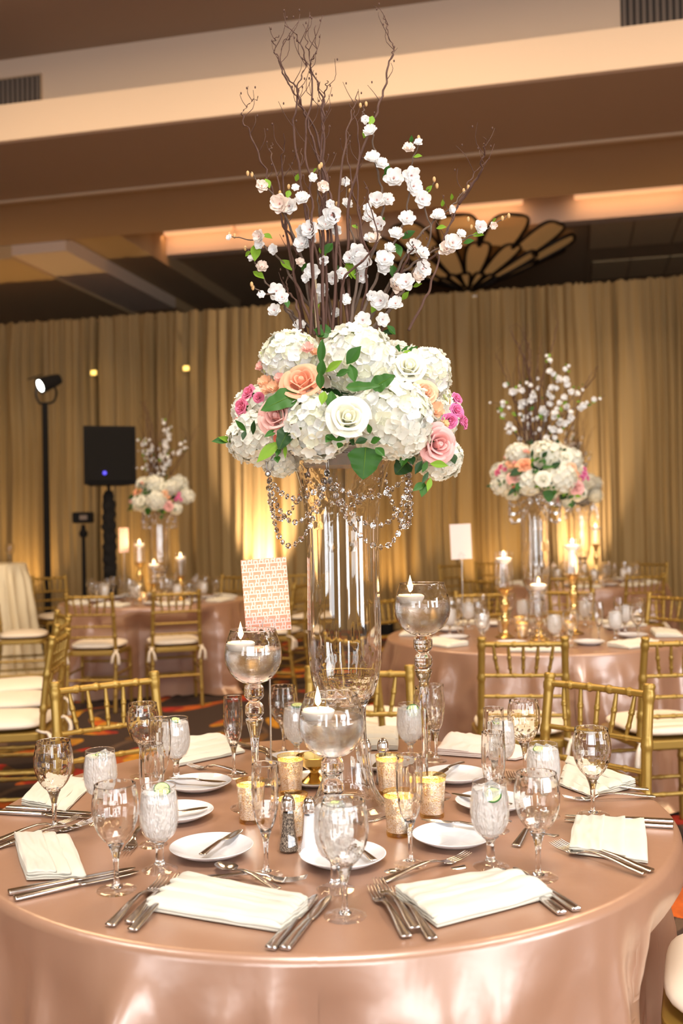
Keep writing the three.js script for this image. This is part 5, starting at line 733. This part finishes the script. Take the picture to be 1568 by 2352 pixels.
{
  const [hl, hc, hr, hb, hb2] = HOOKS, P = [VX, RIM, VZ], w = (h) => [h[0], h[1] - 0.004, h[2]];
  const hook = (h, label, inward) => { const t = thing('wire_hook', label, 'hook', P); const [x, y, z] = h, i = inward; part('bend', sweep([[x - i[0] * 0.004, y + 0.024, z - i[1] * 0.004], [x, y + 0.002, z], [x + i[0] * 0.010, y + 0.006, z + i[1] * 0.010], [x + i[0] * 0.012, y + 0.036, z + i[1] * 0.012], [x + i[0] * 0.026, y + 0.046, z + i[1] * 0.026], [x + i[0] * 0.038, y + 0.03, z + i[1] * 0.038]], 0.0017, 30, 6), M.darkWire, t); part('ring', new THREE.TorusGeometry(0.005, 0.0008, 6, 16).translate(x, y, z), M.wire, t); };
  hook(hl, 'bent wire hook at the left under the flowers', [0.9, -0.3]); hook(hc, 'bent wire hook over the front of the vase rim', [0.3, -0.9]); hook(hr, 'bent wire hook at the right under the flowers', [-0.9, -0.35]); hook(hb, 'bent wire hook on the back of the rim, seen at the left', [0.3, 0.9]); hook(hb2, 'bent wire hook on the back of the rim, seen at the right', [-0.3, 0.9]);
  garland(P, w(hl), w(hc), 0.055, [0, 0, 0.03], 'shortest crystal bead swag of the left three'); garland(P, w(hl), w(hc), 0.105, [-0.004, 0, 0.045], 'middle crystal bead swag of the left three'); garland(P, w(hl), w(hc), 0.155, [-0.016, 0, 0.05], 'longest crystal bead swag of the left three');
  garland(P, w(hc), w(hr), 0.058, [0.0, 0, 0.03], 'shortest crystal bead swag of the right three'); garland(P, w(hc), w(hr), 0.118, [0.016, 0, 0.045], 'middle crystal bead swag of the right three'); garland(P, w(hc), w(hr), 0.163, [0.024, 0, 0.055], 'longest crystal bead swag of the right three');
  garland(P, w(hl), w(hb), 0.10, [-0.02, 0, -0.02], 'crystal bead swag behind the vase at the left'); garland(P, w(hb2), w(hr), 0.125, [0.02, 0, -0.02], 'crystal bead swag behind the vase at the right'); garland(P, w(hb), w(hb2), 0.07, [0, 0, -0.05], 'crystal bead swag across the back, seen through the vase');
}

// ---------------------------------------------------------------- the other tables
const arrFar = thing('flower_arrangement', 'white and peach bouquet with blossom branches on the second table vase', 'flower arrangement', [T2[0] + 0.01, RIM, T2[1] + 0.02], -0.12);
arrangement(arrFar, false);
const farSpots = [[[T3[0] + 0.08, T3[1] + 0.1], -0.5, 'white and coral bouquet with tall blossom sprays by the loudspeaker'], [[T4[0] - 0.02, T4[1]], 4.1, 'white and pink bouquet partly hidden behind the second table bouquet']];
copy(arrFar, [...[farSpots[0][0][0]], RIM, farSpots[0][0][1]], farSpots[0][1], farSpots[0][2]); copy(arrFar, [T4[0] - 0.02, RIM, T4[1]], farSpots[1][1], farSpots[1][2]);
const beadStr = (name, pos, turn, label) => {
  const t = thing('crystal_garland', label, 'bead garland', pos, turn);
  const hooks = [0.4, 1.97, 3.54, 5.11].map((a) => [Math.cos(a) * 0.135, -0.015, Math.sin(a) * 0.135]);
  hooks.forEach((h, i) => { const g = hooks[(i + 1) % 4]; [0.06, 0.11, 0.16].forEach((s, k) => { const c = new THREE.CatmullRomCurve3(swag(h, g, s, [(h[0] + g[0]) * 0.35, 0, (h[2] + g[2]) * 0.35])), n = Math.round(c.getLength() / 0.019), bs = c.getSpacedPoints(n).map((p, j) => beadGeo.clone().scale(1.15, 1.15, 1.15).rotateY(j * 1.7).translate(p.x, p.y, p.z)); part('bead_strand', mg(...bs), M.bead, t); }); });
  return t;
};
[[T2, 'second table by the right chairs'], [[T3[0] + 0.08, T3[1] + 0.1], 'far left table'], [T4, 'farthest table']].forEach(([c, n], i) => {
  copy(vase0, [c[0], T, c[1]], i, 'tall clear glass vase on the ' + n); copy(dish0, [c[0], RIM, c[1]], i, 'clear dish under the bouquet of the ' + n);
  beadStr('crystal_garland', [c[0], RIM, c[1]], i * 0.5 + 0.2, 'crystal bead garlands hanging round the vase of the ' + n);
});
// hurricane candle stands: gold turned foot, clear cylinder of water, floating candle
function hurricane(x, z, H, where) {
  const t = thing('candle_stand', 'gold footed glass cylinder candle stand ' + where, 'candle holder', [x, T, z]), h0 = Math.max(0.07, H - 0.17);
  part('pedestal', lathe([[0, 0], [0.05, 0.001], [0.052, 0.006], [0.03, 0.018], [0.016, 0.035], [0.024, h0 * 0.35], [0.013, h0 * 0.5], [0.026, h0 * 0.68], [0.015, h0 * 0.82], [0.035, h0 - 0.01], [0.056, h0], [0, h0]], 24, 50), M.amberGold, t);
  part('cylinder', lathe([[0, h0 + 0.003], [0.050, h0 + 0.004], [0.051, h0 + 0.01], [0.051, h0 + 0.2]], 28), M.glass, t);
  part('water', lathe([[0, h0 + 0.006], [0.0485, h0 + 0.006], [0.0485, h0 + 0.145], [0, h0 + 0.145]], 24), M.glass, t);
  const c = thing('floating_candle', 'lit candle floating in the cylinder ' + where, 'candle', [x, T + h0 + 0.148, z]);
  part('wax', candleGeo.clone().scale(1.35, 1.1, 1.35), M.wax, c); flame(x, 0.0235, z, 0.14, c, 1.4);
}
M.amberGold = std([0.75, 0.52, 0.2], 0.22, 0.9);
hurricane(T2[0] - 0.20, T2[1] + 0.12, 0.44, 'left of the second table vase, by the white card'); hurricane(T2[0] - 0.04, T2[1] + 0.26, 0.30, 'lowest, in front of the second table vase'); hurricane(T2[0] + 0.20, T2[1] + 0.02, 0.50, 'tallest, right of the second table vase');
hurricane(T3[0] - 0.09, T3[1] + 0.13, 0.50, 'tallest on the far left table, by its card'); hurricane(T3[0] + 0.06, T3[1] + 0.28, 0.33, 'lowest on the far left table, before its vase'); hurricane(T3[0] + 0.26, T3[1] + 0.13, 0.38, 'right of the vase on the far left table');
hurricane(T4[0] + 0.06, T4[1] + 0.30, 0.56, 'on the farthest table, before the bright drape fold');
tableCard([T2[0] - 0.42, T, T2[1] + 0.05], 0.425, -0.12, 0.03, 0.115, 0.195, cardPlain, 'plain pale table card on the second table', 'wire card stand on the second table');
tableCard([T3[0] - 0.22, T, T3[1] + 0.14], 0.42, 1.05, 0.0, 0.115, 0.21, cardMat, 'narrow looking pink table card turned aside on the far left table', 'wire card stand on the far left table');
const SIDE = ['at the right', 'at the front right', 'at the front', 'at the front left', 'at the left', 'at the back left', 'at the back', 'at the back right'];
// votives round the far vases
[[T2, 'second table', 6], [[T3[0] + 0.08, T3[1] + 0.1], 'far left table', 5], [T4, 'farthest table', 3]].forEach(([c, n, k], j) => {
  for (let i = 0; i < k; i++) {
    const a = [40, 70, 125, 200, 250, 320][i] * Math.PI / 180, r = 0.195, x = c[0] + Math.cos(a) * r, z = c[1] + Math.sin(a) * r;
    copy(vot0, [x, T, z], i, 'gold mercury votive ' + SIDE[Math.round(((a % 6.283 + 6.283) % 6.283) / 0.785) % 8] + ' of the vase, ' + n, 'votives on the ' + n);
    const q = thing('votive_candle', 'lit candle in a gold votive ' + SIDE[Math.round(((a % 6.283 + 6.283) % 6.283) / 0.785) % 8] + ' of the vase, ' + n, 'candle', [x, T + 0.0088, z], 0, 'votive candles on the ' + n); part('wax', VC, M.wax, q); flame(x, 0.037, z, i % 2 ? 0 : 0.06, q, 0.9);
  }
});
// place settings
const napkinProto = napkin([[-0.13, -0.07], [0.13, -0.07], [0.13, 0.07], [-0.13, 0.07]], { h: 0.022, seed: 4, flaps: [[0, 1, 0, 0.8], [0, 1, 0, 0.5]], lift: () => 0.004 }, 'x', M.napkin, 'folded_napkin', 'napkin');
let first = true;
[[T2, 0.84, 8, 'second table', 0.2], [T3, 0.80, 8, 'far left table', 0.35], [T4, 0.80, 8, 'farthest table', 0.2]].forEach(([c, R, n, name, ph]) => {
  for (let i = 0; i < n; i++) {
    const where = SIDE[i] + ' of the ' + name;
    const a = ph + (i / n) * 2 * Math.PI, at2 = (r, s) => [c[0] + Math.cos(a) * r - Math.sin(a) * s, T, c[1] + Math.sin(a) * r + Math.cos(a) * s], turn = Math.PI / 2 - a;
    const nl = 'ivory folded napkin ' + where, ng = 'napkins on the ' + name;
    if (first) { napkinProto.position.set(...at2(R - 0.15, 0)); napkinProto.rotation.y = turn; tag(napkinProto, nl, 'napkin', ng); first = false; } else copy(napkinProto, at2(R - 0.15, 0), turn, nl, ng);
    copy(plate0, at2(R - 0.34, 0.13), 0, 'white bread plate ' + where, 'bread plates on the ' + name);
    copy(wine0, at2(R - 0.28, -0.17), i, 'empty wine glass ' + where, 'wine glasses on the ' + name);
    copy(gob0, at2(R - 0.36, -0.09), i, 'full iced water goblet ' + where, 'water goblets on the ' + name);
    copy(flu0, at2(R - 0.40, -0.01), i, 'champagne flute ' + where, 'champagne flutes on the ' + name);
  }
});
copy(wine0, [-3.02, 1.063, -6.95], 0, 'lone wine glass on the tall cocktail table at the left');

renderer.render(scene, camera);
